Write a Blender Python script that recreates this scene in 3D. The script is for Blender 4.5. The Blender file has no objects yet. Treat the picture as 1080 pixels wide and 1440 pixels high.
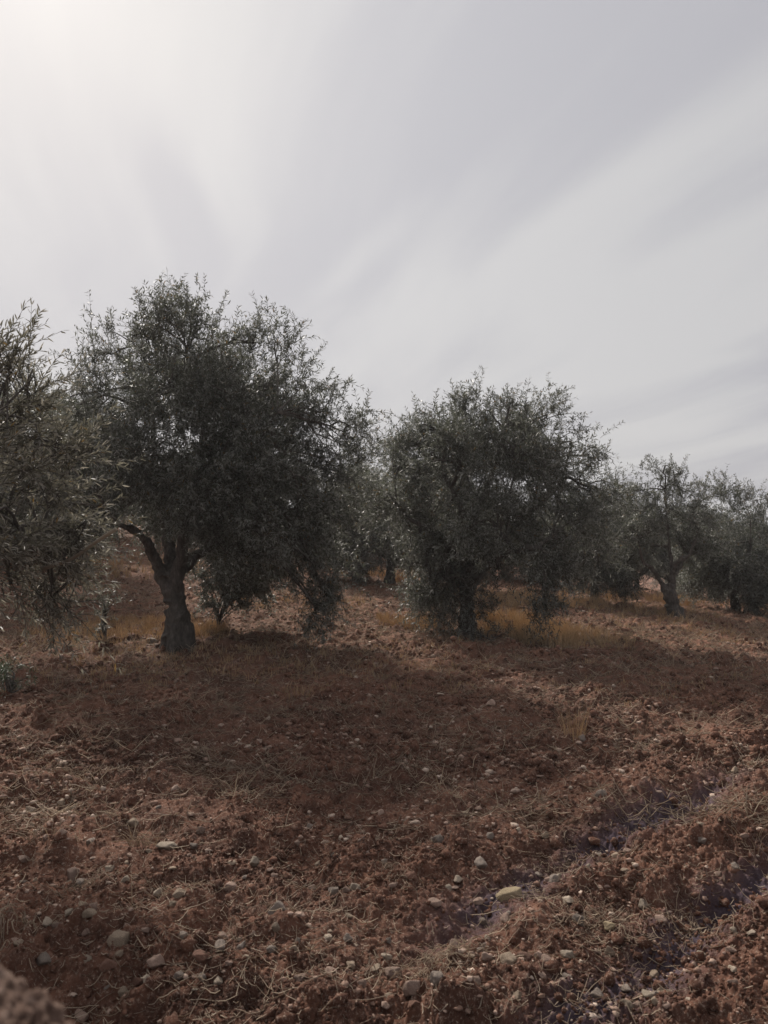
import bpy, math, random
import numpy as np
from mathutils import Vector, Matrix

R = math.radians
scene = bpy.context.scene
COL = scene.collection
rng = np.random.default_rng(7)
random.seed(7)

# ------------------------------------------------------------------ camera
CAM_H = 1.6
PITCH = R(1.33)
F = 1082.0                                  # focal length in pixels of the 1080 x 1440 frame
cam_d = bpy.data.cameras.new('camera')
cam = bpy.data.objects.new('camera', cam_d)
COL.objects.link(cam)
cam.location = (0, 0, CAM_H)
cam.rotation_euler = (R(90) + PITCH, 0, 0)
cam_d.sensor_width = 36.0
cam_d.lens = 36.0 * F / 1440.0
cam_d.clip_start = 0.05
cam_d.clip_end = 3000
cam_d.dof.use_dof = True
cam_d.dof.focus_distance = 8.0
cam_d.dof.aperture_fstop = 7.0
scene.camera = cam

# ------------------------------------------------------------------ sun and sky
SUN_EL, SUN_AZ = R(36), R(-26)              # azimuth measured from +Y towards +X
SUN = Vector((math.sin(SUN_AZ) * math.cos(SUN_EL), math.cos(SUN_AZ) * math.cos(SUN_EL), math.sin(SUN_EL)))
sl = bpy.data.lights.new('sun', 'SUN')
sl.energy = 3.9
sl.angle = R(6)
sl.color = (1.0, 0.93, 0.84)
so = bpy.data.objects.new('sun', sl)
COL.objects.link(so)
so.rotation_euler = SUN.to_track_quat('Z', 'Y').to_euler()
so.location = (0, 0, 30)

world = bpy.data.worlds.new('World')
scene.world = world
world.use_nodes = True
NT = world.node_tree
NT.nodes.clear()


def nd(nt, kind, **kw):
    n = nt.nodes.new(kind)
    for k, v in kw.items():
        if k.startswith('in_'):
            key = k[3:]
            n.inputs[int(key) if key.isdigit() else key].default_value = v
        else:
            setattr(n, k, v)
    return n


def build_sky():
    nt = NT
    L = nt.links.new
    out = nd(nt, 'ShaderNodeOutputWorld')
    bg = nd(nt, 'ShaderNodeBackground', in_Strength=0.1)
    sky = nd(nt, 'ShaderNodeTexSky', sky_type='NISHITA', sun_disc=False)
    sky.sun_elevation = SUN_EL
    sky.sun_rotation = SUN_AZ % (2 * math.pi)
    sky.air_density = 1.0
    sky.dust_density = 3.0
    tc = nd(nt, 'ShaderNodeTexCoord')
    nrm = nd(nt, 'ShaderNodeVectorMath', operation='NORMALIZE')
    L(tc.outputs['Generated'], nrm.inputs[0])
    sep = nd(nt, 'ShaderNodeSeparateXYZ')
    L(nrm.outputs[0], sep.inputs[0])
    zz = nd(nt, 'ShaderNodeMath', operation='MAXIMUM', in_1=0.0)
    L(sep.outputs['Z'], zz.inputs[0])
    za = nd(nt, 'ShaderNodeMath', operation='ADD', in_1=0.12)
    L(zz.outputs[0], za.inputs[0])
    dx = nd(nt, 'ShaderNodeMath', operation='DIVIDE')
    L(sep.outputs['X'], dx.inputs[0]); L(za.outputs[0], dx.inputs[1])
    dy = nd(nt, 'ShaderNodeMath', operation='DIVIDE')
    L(sep.outputs['Y'], dy.inputs[0]); L(za.outputs[0], dy.inputs[1])
    com = nd(nt, 'ShaderNodeCombineXYZ')
    L(dx.outputs[0], com.inputs[0]); L(dy.outputs[0], com.inputs[1])
    # streaks of high cloud: a sheet overhead, long along one bearing
    rot = nd(nt, 'ShaderNodeMapping')
    rot.inputs['Rotation'].default_value = (0, 0, R(-14))
    L(com.outputs[0], rot.inputs['Vector'])
    warp = nd(nt, 'ShaderNodeTexNoise', in_Scale=0.55, in_Detail=1.5, in_Roughness=0.45)
    L(rot.outputs[0], warp.inputs['Vector'])
    wsub = nd(nt, 'ShaderNodeVectorMath', operation='SUBTRACT')
    L(warp.outputs['Color'], wsub.inputs[0]); wsub.inputs[1].default_value = (0.5, 0.5, 0.5)
    wsc = nd(nt, 'ShaderNodeVectorMath', operation='SCALE')
    L(wsub.outputs[0], wsc.inputs[0]); wsc.inputs['Scale'].default_value = 0.8
    wadd = nd(nt, 'ShaderNodeVectorMath', operation='ADD')
    L(rot.outputs[0], wadd.inputs[0]); L(wsc.outputs[0], wadd.inputs[1])
    m1 = nd(nt, 'ShaderNodeMapping')
    m1.inputs['Scale'].default_value = (2.5, 0.42, 1)
    m1.inputs['Location'].default_value = (3.1, 1.7, 0)
    L(wadd.outputs[0], m1.inputs['Vector'])
    n1 = nd(nt, 'ShaderNodeTexNoise', in_Scale=1.0, in_Detail=8.0, in_Roughness=0.58)
    L(m1.outputs[0], n1.inputs['Vector'])
    m2 = nd(nt, 'ShaderNodeMapping')
    m2.inputs['Scale'].default_value = (0.9, 0.45, 1)
    m2.inputs['Location'].default_value = (7.3, 2.2, 0)
    L(wadd.outputs[0], m2.inputs['Vector'])
    n2 = nd(nt, 'ShaderNodeTexNoise', in_Scale=1.0, in_Detail=2.0, in_Roughness=0.5)
    L(m2.outputs[0], n2.inputs['Vector'])
    av = nd(nt, 'ShaderNodeMix', data_type='FLOAT', in_0=0.5)
    L(n1.outputs['Fac'], av.inputs[2]); L(n2.outputs['Fac'], av.inputs[3])
    ramp = nd(nt, 'ShaderNodeValToRGB')
    ramp.color_ramp.interpolation = 'EASE'
    e = ramp.color_ramp.elements
    e[0].position = 0.36; e[0].color = (0.284, 0.281, 0.302, 1)
    e[1].position = 0.63; e[1].color = (0.360, 0.355, 0.359, 1)
    # a few single wisps (pale) and thin places (dark): x, y on the cloud sheet, bearing, half length, half width, strength
    total = av.outputs[0]
    for wx, wy, ang, ln, wd, am in [(-.49, 1.82, 3, .34, .065, -.26), (.23, 1.27, 23, .25, .08, -.14), (-.08, 2.10, 26, .38, .06, .12),
                                    (.52, 1.72, 23, .60, .07, .10), (1.12, 2.9, 43, .45, .09, .08), (.72, 1.80, 23, .55, .09, -.07), (.36, 1.72, 20, .4, .09, -.06)]:
        mp_ = nd(nt, 'ShaderNodeMapping', vector_type='TEXTURE')
        mp_.inputs['Location'].default_value = (wx, wy, 0)
        mp_.inputs['Rotation'].default_value = (0, 0, R(ang))
        mp_.inputs['Scale'].default_value = (wd, ln, 1)
        wv = nd(nt, 'ShaderNodeVectorMath', operation='MULTIPLY_ADD')
        L(wsub.outputs[0], wv.inputs[0]); wv.inputs[1].default_value = (.22, .22, 0); L(com.outputs[0], wv.inputs[2])
        L(wv.outputs[0], mp_.inputs['Vector'])
        le = nd(nt, 'ShaderNodeVectorMath', operation='DOT_PRODUCT')
        L(mp_.outputs[0], le.inputs[0]); L(mp_.outputs[0], le.inputs[1])
        ng = nd(nt, 'ShaderNodeMath', operation='MULTIPLY', in_1=-1.0)
        L(le.outputs['Value'], ng.inputs[0])
        ex = nd(nt, 'ShaderNodeMath', operation='EXPONENT')
        L(ng.outputs[0], ex.inputs[0])
        ad = nd(nt, 'ShaderNodeMath', operation='MULTIPLY_ADD', in_1=am)
        L(ex.outputs[0], ad.inputs[0]); L(total, ad.inputs[2])
        total = ad.outputs[0]
    L(total, ramp.inputs['Fac'])
    # the glow of the sun through the cloud
    dot = nd(nt, 'ShaderNodeVectorMath', operation='DOT_PRODUCT')
    L(nrm.outputs[0], dot.inputs[0]); dot.inputs[1].default_value = SUN
    dm = nd(nt, 'ShaderNodeMath', operation='MAXIMUM', in_1=0.0)
    L(dot.outputs['Value'], dm.inputs[0])
    p1 = nd(nt, 'ShaderNodeMath', operation='POWER', in_1=5.0)
    p2 = nd(nt, 'ShaderNodeMath', operation='POWER', in_1=260.0)
    L(dm.outputs[0], p1.inputs[0]); L(dm.outputs[0], p2.inputs[0])
    g1 = nd(nt, 'ShaderNodeMath', operation='MULTIPLY', in_1=0.098)
    g2 = nd(nt, 'ShaderNodeMath', operation='MULTIPLY_ADD', in_1=0.05)
    L(p1.outputs[0], g1.inputs[0]); L(p2.outputs[0], g2.inputs[0]); L(g1.outputs[0], g2.inputs[2])
    gc = nd(nt, 'ShaderNodeVectorMath', operation='SCALE')
    gc.inputs[0].default_value = (1.0, 0.985, 0.955)
    L(g2.outputs[0], gc.inputs['Scale'])
    ca = nd(nt, 'ShaderNodeVectorMath', operation='ADD')
    L(ramp.outputs['Color'], ca.inputs[0]); L(gc.outputs[0], ca.inputs[1])
    cs = nd(nt, 'ShaderNodeVectorMath', operation='SCALE')
    cs.inputs['Scale'].default_value = 10.0
    L(ca.outputs[0], cs.inputs[0])
    mix = nd(nt, 'ShaderNodeMix', data_type='RGBA', in_0=0.97)
    L(sky.outputs['Color'], mix.inputs[6]); L(cs.outputs[0], mix.inputs[7])
    L(mix.outputs[2], bg.inputs['Color'])
    L(bg.outputs[0], out.inputs['Surface'])


build_sky()
scene.view_settings.view_transform = 'Standard'
scene.view_settings.look = 'None'
scene.view_settings.gamma = 1.0
scene.view_settings.exposure = 0.66
scene.view_settings.use_curve_mapping = False
scene.render.engine = 'CYCLES'
scene.cycles.use_denoising = True
scene.cycles.denoiser = 'OPENIMAGEDENOISE'
scene.cycles.denoising_input_passes = 'RGB_ALBEDO_NORMAL'
scene.cycles.denoising_prefilter = 'ACCURATE'
scene.cycles.max_bounces = 12
scene.cycles.diffuse_bounces = 8
scene.cycles.transmission_bounces = 8

# ------------------------------------------------------------------ number helpers
_pr = np.random.default_rng(11)
PERM = np.concatenate([_pr.permutation(256)] * 3).astype(np.int64)
GR2 = np.stack([np.cos(np.arange(256) * 2.399963), np.sin(np.arange(256) * 2.399963)], 1)
_g3 = _pr.normal(size=(256, 3))
GR3 = _g3 / np.linalg.norm(_g3, axis=1, keepdims=True)


def fade(t):
    return t * t * t * (t * (t * 6 - 15) + 10)


def perlin2(x, y):
    xi = np.floor(x).astype(np.int64); yi = np.floor(y).astype(np.int64)
    xf = x - xi; yf = y - yi
    xi &= 255; yi &= 255
    u, v = fade(xf), fade(yf)

    def g(i, j):
        k = PERM[PERM[(xi + i) & 255] + ((yi + j) & 255)]
        return GR2[k, 0] * (xf - i) + GR2[k, 1] * (yf - j)
    a = g(0, 0) * (1 - u) + g(1, 0) * u
    b = g(0, 1) * (1 - u) + g(1, 1) * u
    return (a * (1 - v) + b * v) * 1.5


def perlin3(p):
    i0 = np.floor(p).astype(np.int64)
    f = p - i0
    i0 &= 255
    w = fade(f)
    out = 0
    for dx in (0, 1):
        for dy in (0, 1):
            for dz in (0, 1):
                k = PERM[PERM[PERM[(i0[:, 0] + dx) & 255] + ((i0[:, 1] + dy) & 255)] + ((i0[:, 2] + dz) & 255)]
                d = (GR3[k] * (f - np.array([dx, dy, dz]))).sum(1)
                wx = w[:, 0] if dx else 1 - w[:, 0]
                wy = w[:, 1] if dy else 1 - w[:, 1]
                wz = w[:, 2] if dz else 1 - w[:, 2]
                out = out + d * wx * wy * wz
    return out * 1.4


def cells(x, y, s, seed, prob, rlo=0.28, rhi=0.72):
    """height 0..1 of rounded lumps strewn one to a cell"""
    cx = np.floor(x / s).astype(np.int64); cy = np.floor(y / s).astype(np.int64)
    h = np.zeros_like(x)
    for i in (-1, 0, 1):
        for j in (-1, 0, 1):
            a, b = cx + i, cy + j
            k = PERM[PERM[(a + seed) & 255] + (b & 255)]
            k2 = PERM[k + 57]
            k3 = PERM[k2 + 131]
            jx = (a + 0.15 + 0.7 * (k / 255.0)) * s
            jy = (b + 0.15 + 0.7 * (k2 / 255.0)) * s
            r = (rlo + (rhi - rlo) * (k3 / 255.0) ** 2) * s
            on = (PERM[k3 + 29] / 255.0) < prob
            d2 = ((x - jx) ** 2 + (y - jy) ** 2) / (r * r)
            hh = np.sqrt(np.clip(1 - d2, 0, 1)) * (r / (rhi * s))
            h = np.maximum(h, np.where(on, hh, 0))
    return h


def smooth(a, b, x):
    t = np.clip((x - a) / (b - a), 0, 1)
    return t * t * (3 - 2 * t)


def ray(px, py):
    """direction of the photograph's pixel, scaled so that its y is 1"""
    dx = (px - 540.0) / F
    up = (720.0 - py) / F
    c, s = math.cos(PITCH), math.sin(PITCH)
    y = c - s * up
    z = s + c * up
    return dx / y, z / y


def terrain(x, y):
    x = np.asarray(x, float); y = np.asarray(y, float)
    t = np.clip((y - 11.0) / 15.0, 0, None)
    t = np.where(t > 1.2, 1.2 + 0.8 * (1 - np.exp(-(t - 1.2) / 0.8)), t)
    xl = 22 * np.tanh(x / 22)
    z = t * (0.52 - 0.105 * xl)
    z = z - 0.022 * xl * smooth(3, 12, y)
    z = z + 0.10 * perlin2(x * 0.13 + 4.2, y * 0.13 + 9.1) * smooth(4, 9, y)
    return z


def gx_int(x):
    # integral of the furrow slope: near level on the left, 45 degrees on the right
    n = np.linspace(-12, 12, 2401)
    sl_ = 0.18 + 0.80 * smooth(-1.4, 0.8, n)
    c = np.concatenate([[0], np.cumsum((sl_[1:] + sl_[:-1]) * 0.5 * (n[1] - n[0]))])
    c -= np.interp(0.17, n, c)
    return np.interp(x, n, c)


def furrow_phase(x, y):
    return (y - 3.10 - gx_int(x)) / 1.03 + 0.10 * perlin2(x * 0.8 + 31, y * 0.8)


def detail(x, y, near=None):
    x = np.asarray(x, float); y = np.asarray(y, float)
    dist = np.sqrt(x * x + y * y)
    ph = furrow_phase(x, y)
    tr = 0.5 - 0.5 * np.cos(2 * np.pi * ph)          # 0 in the trough
    amp = 0.023 * (0.55 + 0.45 * smooth(-0.6, 0.6, x)) * (1 - 0.7 * smooth(6, 12, y))
    amp = amp * (0.6 + 0.8 * (perlin2(x * 0.6, y * 0.6 + 50) + 0.5).clip(0, 1))
    h = amp * (tr ** 0.8 - 0.6) * 2
    sharp = np.exp(-(((ph - np.round(ph)) * 1.03) / 0.13) ** 2)
    h -= 0.046 * sharp * smooth(0.0, 0.9, x) * (1 - smooth(4.5, 6.5, y))
    wx = x + 0.05 * perlin2(x * 5 + 9, y * 5) + 0.022 * perlin2(x * 17, y * 17 + 3) + 0.012 * perlin2(x * 43, y * 43 + 3)
    wy = y + 0.05 * perlin2(x * 5 + 77, y * 5) + 0.022 * perlin2(x * 17 + 40, y * 17) + 0.012 * perlin2(x * 43 + 40, y * 43)
    h += 0.055 * perlin2(x * 1.7 + 3, y * 1.7)
    h += 0.045 * perlin2(x * 4.1, y * 4.1 + 20)
    rough = 0.55 + 0.6 * (perlin2(x * 0.9 + 60, y * 0.9 + 8) + 0.4).clip(0, 1)
    h += 0.070 * rough * cells(wx, wy, 0.30, 5, 0.45)
    h += 0.050 * rough * cells(wx, wy, 0.145, 91, 0.55)
    far = 1 - smooth(9, 20, dist)
    sel = far > 0
    if np.any(sel):
        xs, ys, wxs, wys = x[sel], y[sel], wx[sel], wy[sel]
        d = 0.020 * cells(wxs, wys, 0.075, 17, 0.6)
        d += 0.010 * cells(wxs, wys, 0.036, 33, 0.7)
        d += 0.030 * (0.35 - np.abs(perlin2(xs * 8 + 5, ys * 8)))
        d += 0.024 * (0.35 - np.abs(perlin2(xs * 19, ys * 19 + 7)))
        d += 0.013 * (0.35 - np.abs(perlin2(xs * 41 + 3, ys * 41 + 7)))
        d += 0.008 * perlin2(xs * 45 + 1, ys * 45)
        d += 0.005 * perlin2(xs * 90 + 1, ys * 90)
        h[sel] += d * far[sel] * rough[sel] * 1.1
    h += 0.03 * perlin2(x * 2.6 + 8, y * 2.6) * (1 - far)
    fade_out = 1 - smooth(40, 80, dist)
    return h * fade_out


def H(x, y):
    x = np.atleast_1d(np.asarray(x, float)); y = np.atleast_1d(np.asarray(y, float))
    return terrain(x, y) + detail(x, y)


def ground_at(px, py):
    """where the photograph's pixel meets the (smooth) ground"""
    kx, kz = ray(px, py)
    ys = np.linspace(1.5, 70, 14000)
    d = CAM_H + kz * ys - terrain(kx * ys, ys)
    i = int(np.argmax(d < 0)) if np.any(d < 0) else len(ys) - 1
    y = ys[i]
    x = kx * y
    return float(x), float(y), float(H(x, y)[0])


# ------------------------------------------------------------------ object helpers
def mesh_from(name, V, faces, mat=None, smooth_shade=False, col=None, mat_idx=None):
    """faces: list of int arrays (n, k)"""
    me = bpy.data.meshes.new(name)
    V = np.ascontiguousarray(V, dtype=np.float32)
    faces = [np.asarray(f, dtype=np.int32) for f in faces if len(f)]
    me.vertices.add(len(V))
    me.vertices.foreach_set('co', V.ravel())
    lt = np.concatenate([np.full(len(f), f.shape[1], np.int32) for f in faces])
    li = np.concatenate([f.ravel() for f in faces])
    ls = np.concatenate([[0], np.cumsum(lt)[:-1]]).astype(np.int32)
    me.loops.add(len(li))
    me.loops.foreach_set('vertex_index', li)
    me.polygons.add(len(lt))
    me.polygons.foreach_set('loop_start', ls)
    if mat_idx is not None:
        me.polygons.foreach_set('material_index', np.asarray(mat_idx, np.int32))
    me.update(calc_edges=True)
    if smooth_shade:
        me.polygons.foreach_set('use_smooth', np.ones(len(lt), bool))
    if col is not None:
        a = me.attributes.new('tint', 'FLOAT', 'POINT')
        a.data.foreach_set('value', np.ascontiguousarray(col, np.float32))
    for m in (mat if isinstance(mat, (list, tuple)) else [mat]):
        if m:
            me.materials.append(m)
    return me


def link(name, me, parent=None, loc=(0, 0, 0)):
    o = bpy.data.objects.new(name, me)
    COL.objects.link(o)
    o.location = loc
    if parent:
        o.parent = parent
    return o


def tag(o, label=None, cat=None, group=None, kind=None):
    for k, v in (('label', label), ('category', cat), ('group', group), ('kind', kind)):
        if v:
            o[k] = v
    return o


def tubes(P, Rr, sides=3, cap=True):
    """P (N,K,3), Rr (N,K) -> verts, quads, (caps left open; tips taper)"""
    N, K, _ = P.shape
    T = np.gradient(P, axis=1)
    T /= np.linalg.norm(T, axis=2, keepdims=True) + 1e-9
    ref = np.where(np.abs(T[:, :1, 2:3]) > 0.9, np.array([1.0, 0, 0]), np.array([0, 0, 1.0]))
    ref = np.repeat(ref, K, axis=1)
    A = np.cross(T, ref); A /= np.linalg.norm(A, axis=2, keepdims=True) + 1e-9
    B = np.cross(T, A)
    ang = np.arange(sides) * 2 * np.pi / sides
    ring = A[:, :, None, :] * np.cos(ang)[None, None, :, None] + B[:, :, None, :] * np.sin(ang)[None, None, :, None]
    V = P[:, :, None, :] + ring * Rr[:, :, None, None]
    base = (np.arange(N) * K * sides)[:, None, None]
    k = (np.arange(K - 1) * sides)[None, :, None]
    s = np.arange(sides)[None, None, :]
    s2 = (s + 1) % sides
    a = base + k + s; b = base + k + s2
    Q = np.stack([a, b, b + sides, a + sides], -1).reshape(-1, 4)
    return V.reshape(-1, 3), Q


def unit(v):
    return v / (np.linalg.norm(v, axis=-1, keepdims=True) + 1e-9)


def spline(pts, n):
    """Catmull-Rom through rows of pts (any width)"""
    pts = np.asarray(pts, float)
    if len(pts) < 3:
        t = np.linspace(0, 1, n)[:, None]
        return pts[0] * (1 - t) + pts[-1] * t
    P = np.vstack([2 * pts[0] - pts[1], pts, 2 * pts[-1] - pts[-2]])
    m = len(pts) - 1
    out = []
    for u in np.linspace(0, m - 1e-6, n):
        i = int(u); t = u - i
        p0, p1, p2, p3 = P[i:i + 4]
        out.append(0.5 * (2 * p1 + (p2 - p0) * t + (2 * p0 - 5 * p1 + 4 * p2 - p3) * t * t + (3 * p1 - p0 - 3 * p2 + p3) * t ** 3))
    return np.array(out)


# ------------------------------------------------------------------ materials
def new_mat(name):
    m = bpy.data.materials.new(name)
    m.use_nodes = True
    nt = m.node_tree
    return m, nt, nt.nodes['Principled BSDF'], nt.nodes['Material Output']


def set_bsdf(b, rough=0.9, spec=0.2):
    b.inputs['Roughness'].default_value = rough
    b.inputs['Specular IOR Level'].default_value = spec


def ramp_node(nt, stops):
    r = nt.nodes.new('ShaderNodeValToRGB')
    e = r.color_ramp.elements
    while len(e) > len(stops):
        e.remove(e[-1])
    while len(e) < len(stops):
        e.new(0.5)
    for i, (p, c) in enumerate(stops):
        e[i].position = p
        e[i].color = (*c, 1)
    return r


def soil_material():
    m, nt, b, out = new_mat('red_soil')
    L = nt.links.new
    set_bsdf(b, 0.95, 0.12)
    tc = nd(nt, 'ShaderNodeTexCoord')
    big = nd(nt, 'ShaderNodeTexNoise', in_Scale=0.9, in_Detail=5.0, in_Roughness=0.6)
    mid = nd(nt, 'ShaderNodeTexNoise', in_Scale=9.0, in_Detail=8.0, in_Roughness=0.68)
    fine = nd(nt, 'ShaderNodeTexNoise', in_Scale=85.0, in_Detail=7.0, in_Roughness=0.75)
    for n in (big, mid, fine):
        L(tc.outputs['Object'], n.inputs['Vector'])
    r1 = ramp_node(nt, [(0.34, (0.050, 0.026, 0.019)), (0.46, (0.108, 0.053, 0.037)), (0.58, (0.185, 0.090, 0.060)), (0.72, (0.31, 0.190, 0.140))])
    mx = nd(nt, 'ShaderNodeMix', data_type='FLOAT', in_0=0.6)
    L(big.outputs['Fac'], mx.inputs[2]); L(mid.outputs['Fac'], mx.inputs[3])
    L(mx.outputs[0], r1.inputs['Fac'])
    # grit: pale specks of crushed stone and chaff
    sp = ramp_node(nt, [(0.54, (0, 0, 0)), (0.66, (1, 1, 1))])
    L(fine.outputs['Fac'], sp.inputs['Fac'])
    m2 = nd(nt, 'ShaderNodeMix', data_type='RGBA')
    L(sp.outputs['Color'], m2.inputs[0]); L(r1.outputs['Color'], m2.inputs[6])
    m2.inputs[7].default_value = (0.40, 0.30, 0.235, 1)
    # straw-coloured chaff trodden in on the untilled strips further off
    at = nd(nt, 'ShaderNodeAttribute', attribute_name='tint')
    ch = nd(nt, 'ShaderNodeTexNoise', in_Scale=22.0, in_Detail=6.0, in_Roughness=0.75)
    L(tc.outputs['Object'], ch.inputs['Vector'])
    chr_ = ramp_node(nt, [(0.46, (0, 0, 0)), (0.60, (1, 1, 1))])
    L(ch.outputs['Fac'], chr_.inputs['Fac'])
    mul = nd(nt, 'ShaderNodeMath', operation='MULTIPLY')
    L(at.outputs['Fac'], mul.inputs[0]); L(chr_.outputs['Color'], mul.inputs[1])
    m3 = nd(nt, 'ShaderNodeMix', data_type='RGBA')
    L(mul.outputs[0], m3.inputs[0]); L(m2.outputs[2], m3.inputs[6])
    m3.inputs[7].default_value = (0.25, 0.130, 0.078, 1)
    # violet-grey cast of furrow shade, painted into the colour along the two troughs
    ta = nd(nt, 'ShaderNodeAttribute', attribute_name='shade_tint')
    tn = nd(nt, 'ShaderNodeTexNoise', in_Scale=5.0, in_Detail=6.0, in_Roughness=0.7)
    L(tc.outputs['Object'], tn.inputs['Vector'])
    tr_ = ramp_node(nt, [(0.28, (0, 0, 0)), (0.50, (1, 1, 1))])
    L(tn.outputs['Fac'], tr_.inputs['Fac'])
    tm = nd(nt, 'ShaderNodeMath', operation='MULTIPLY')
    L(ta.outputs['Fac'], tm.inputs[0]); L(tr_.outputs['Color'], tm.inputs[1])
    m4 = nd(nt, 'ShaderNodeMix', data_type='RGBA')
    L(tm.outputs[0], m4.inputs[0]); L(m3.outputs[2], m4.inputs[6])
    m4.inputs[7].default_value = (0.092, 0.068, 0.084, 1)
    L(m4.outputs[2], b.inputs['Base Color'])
    bump = nd(nt, 'ShaderNodeBump', in_Strength=1.0, in_Distance=0.02)
    bs = nd(nt, 'ShaderNodeTexNoise', in_Scale=55.0, in_Detail=10.0, in_Roughness=0.72)
    L(tc.outputs['Object'], bs.inputs['Vector'])
    L(bs.outputs['Fac'], bump.inputs['Height'])
    L(bump.outputs[0], b.inputs['Normal'])
    return m


def leaf_material(name, top, under, trans=0.22):
    m, nt, b, out = new_mat(name)
    L = nt.links.new
    set_bsdf(b, 0.5, 0.35)
    at = nd(nt, 'ShaderNodeAttribute', attribute_name='tint')
    geo = nd(nt, 'ShaderNodeNewGeometry')
    r1 = ramp_node(nt, [(0.0, tuple(0.6 * c for c in top)), (0.6, top), (0.93, tuple(1.5 * c for c in top)), (1.0, (0.13, 0.09, 0.045))])
    L(at.outputs['Fac'], r1.inputs['Fac'])
    r2 = ramp_node(nt, [(0.0, tuple(0.75 * c for c in under)), (1.0, tuple(1.2 * c for c in under))])
    L(at.outputs['Fac'], r2.inputs['Fac'])
    mx = nd(nt, 'ShaderNodeMix', data_type='RGBA')
    L(geo.outputs['Backfacing'], mx.inputs[0])
    L(r1.outputs['Color'], mx.inputs[6]); L(r2.outputs['Color'], mx.inputs[7])
    L(mx.outputs[2], b.inputs['Base Color'])
    tr = nd(nt, 'ShaderNodeBsdfTranslucent')
    hs = nd(nt, 'ShaderNodeHueSaturation', in_Saturation=1.25, in_Value=1.3)
    L(mx.outputs[2], hs.inputs['Color']); L(hs.outputs[0], tr.inputs['Color'])
    ms = nd(nt, 'ShaderNodeMixShader', in_Fac=trans)
    L(b.outputs[0], ms.inputs[1]); L(tr.outputs[0], ms.inputs[2])
    L(ms.outputs[0], out.inputs['Surface'])
    return m


def bark_material():
    m, nt, b, out = new_mat('olive_bark')
    L = nt.links.new
    set_bsdf(b, 0.9, 0.15)
    tc = nd(nt, 'ShaderNodeTexCoord')
    mp = nd(nt, 'ShaderNodeMapping')
    mp.inputs['Scale'].default_value = (1, 1, 0.35)
    L(tc.outputs['Object'], mp.inputs['Vector'])
    n = nd(nt, 'ShaderNodeTexNoise', in_Scale=22.0, in_Detail=8.0, in_Roughness=0.7)
    L(mp.outputs[0], n.inputs['Vector'])
    r = ramp_node(nt, [(0.3, (0.035, 0.031, 0.028)), (0.55, (0.10, 0.088, 0.078)), (0.75, (0.20, 0.18, 0.16))])
    L(n.outputs['Fac'], r.inputs['Fac'])
    L(r.outputs['Color'], b.inputs['Base Color'])
    bump = nd(nt, 'ShaderNodeBump', in_Strength=1.0, in_Distance=0.03)
    L(n.outputs['Fac'], bump.inputs['Height'])
    L(bump.outputs[0], b.inputs['Normal'])
    return m


def straw_material(name, lo, hi):
    m, nt, b, out = new_mat(name)
    L = nt.links.new
    set_bsdf(b, 0.7, 0.25)
    at = nd(nt, 'ShaderNodeAttribute', attribute_name='tint')
    r = ramp_node(nt, [(0.0, lo), (1.0, hi)])
    L(at.outputs['Fac'], r.inputs['Fac'])
    L(r.outputs['Color'], b.inputs['Base Color'])
    tr = nd(nt, 'ShaderNodeBsdfTranslucent')
    L(r.outputs['Color'], tr.inputs['Color'])
    ms = nd(nt, 'ShaderNodeMixShader', in_Fac=0.5)
    L(b.outputs[0], ms.inputs[1]); L(tr.outputs[0], ms.inputs[2])
    L(ms.outputs[0], out.inputs['Surface'])
    return m


def stone_material(name, base, soil=(0.16, 0.085, 0.06)):
    m, nt, b, out = new_mat(name)
    L = nt.links.new
    set_bsdf(b, 0.85, 0.2)
    tc = nd(nt, 'ShaderNodeTexCoord')
    n = nd(nt, 'ShaderNodeTexNoise', in_Scale=14.0, in_Detail=8.0, in_Roughness=0.7)
    n2 = nd(nt, 'ShaderNodeTexNoise', in_Scale=50.0, in_Detail=6.0, in_Roughness=0.7)
    oi = nd(nt, 'ShaderNodeObjectInfo')
    ofs = nd(nt, 'ShaderNodeVectorMath', operation='SCALE')
    ofs.inputs[0].default_value = (37.0, 11.0, 23.0)
    L(oi.outputs['Random'], ofs.inputs['Scale'])
    add = nd(nt, 'ShaderNodeVectorMath', operation='ADD')
    L(tc.outputs['Object'], add.inputs[0]); L(ofs.outputs[0], add.inputs[1])
    L(add.outputs[0], n.inputs['Vector']); L(add.outputs[0], n2.inputs['Vector'])
    r = ramp_node(nt, [(0.33, soil), (0.44, tuple(0.75 * c for c in base)), (0.54, base), (0.70, tuple(min(0.7, 1.2 * c) for c in base))])
    L(n.outputs['Fac'], r.inputs['Fac'])
    hs = nd(nt, 'ShaderNodeHueSaturation')
    vr = nd(nt, 'ShaderNodeMapRange', in_3=0.65, in_4=1.2)
    L(oi.outputs['Random'], vr.inputs[0])
    L(vr.outputs[0], hs.inputs['Value']); L(r.outputs['Color'], hs.inputs['Color'])
    L(hs.outputs[0], b.inputs['Base Color'])
    bump = nd(nt, 'ShaderNodeBump', in_Strength=0.9, in_Distance=0.008)
    L(n2.outputs['Fac'], bump.inputs['Height'])
    L(bump.outputs[0], b.inputs['Normal'])
    return m


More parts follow.
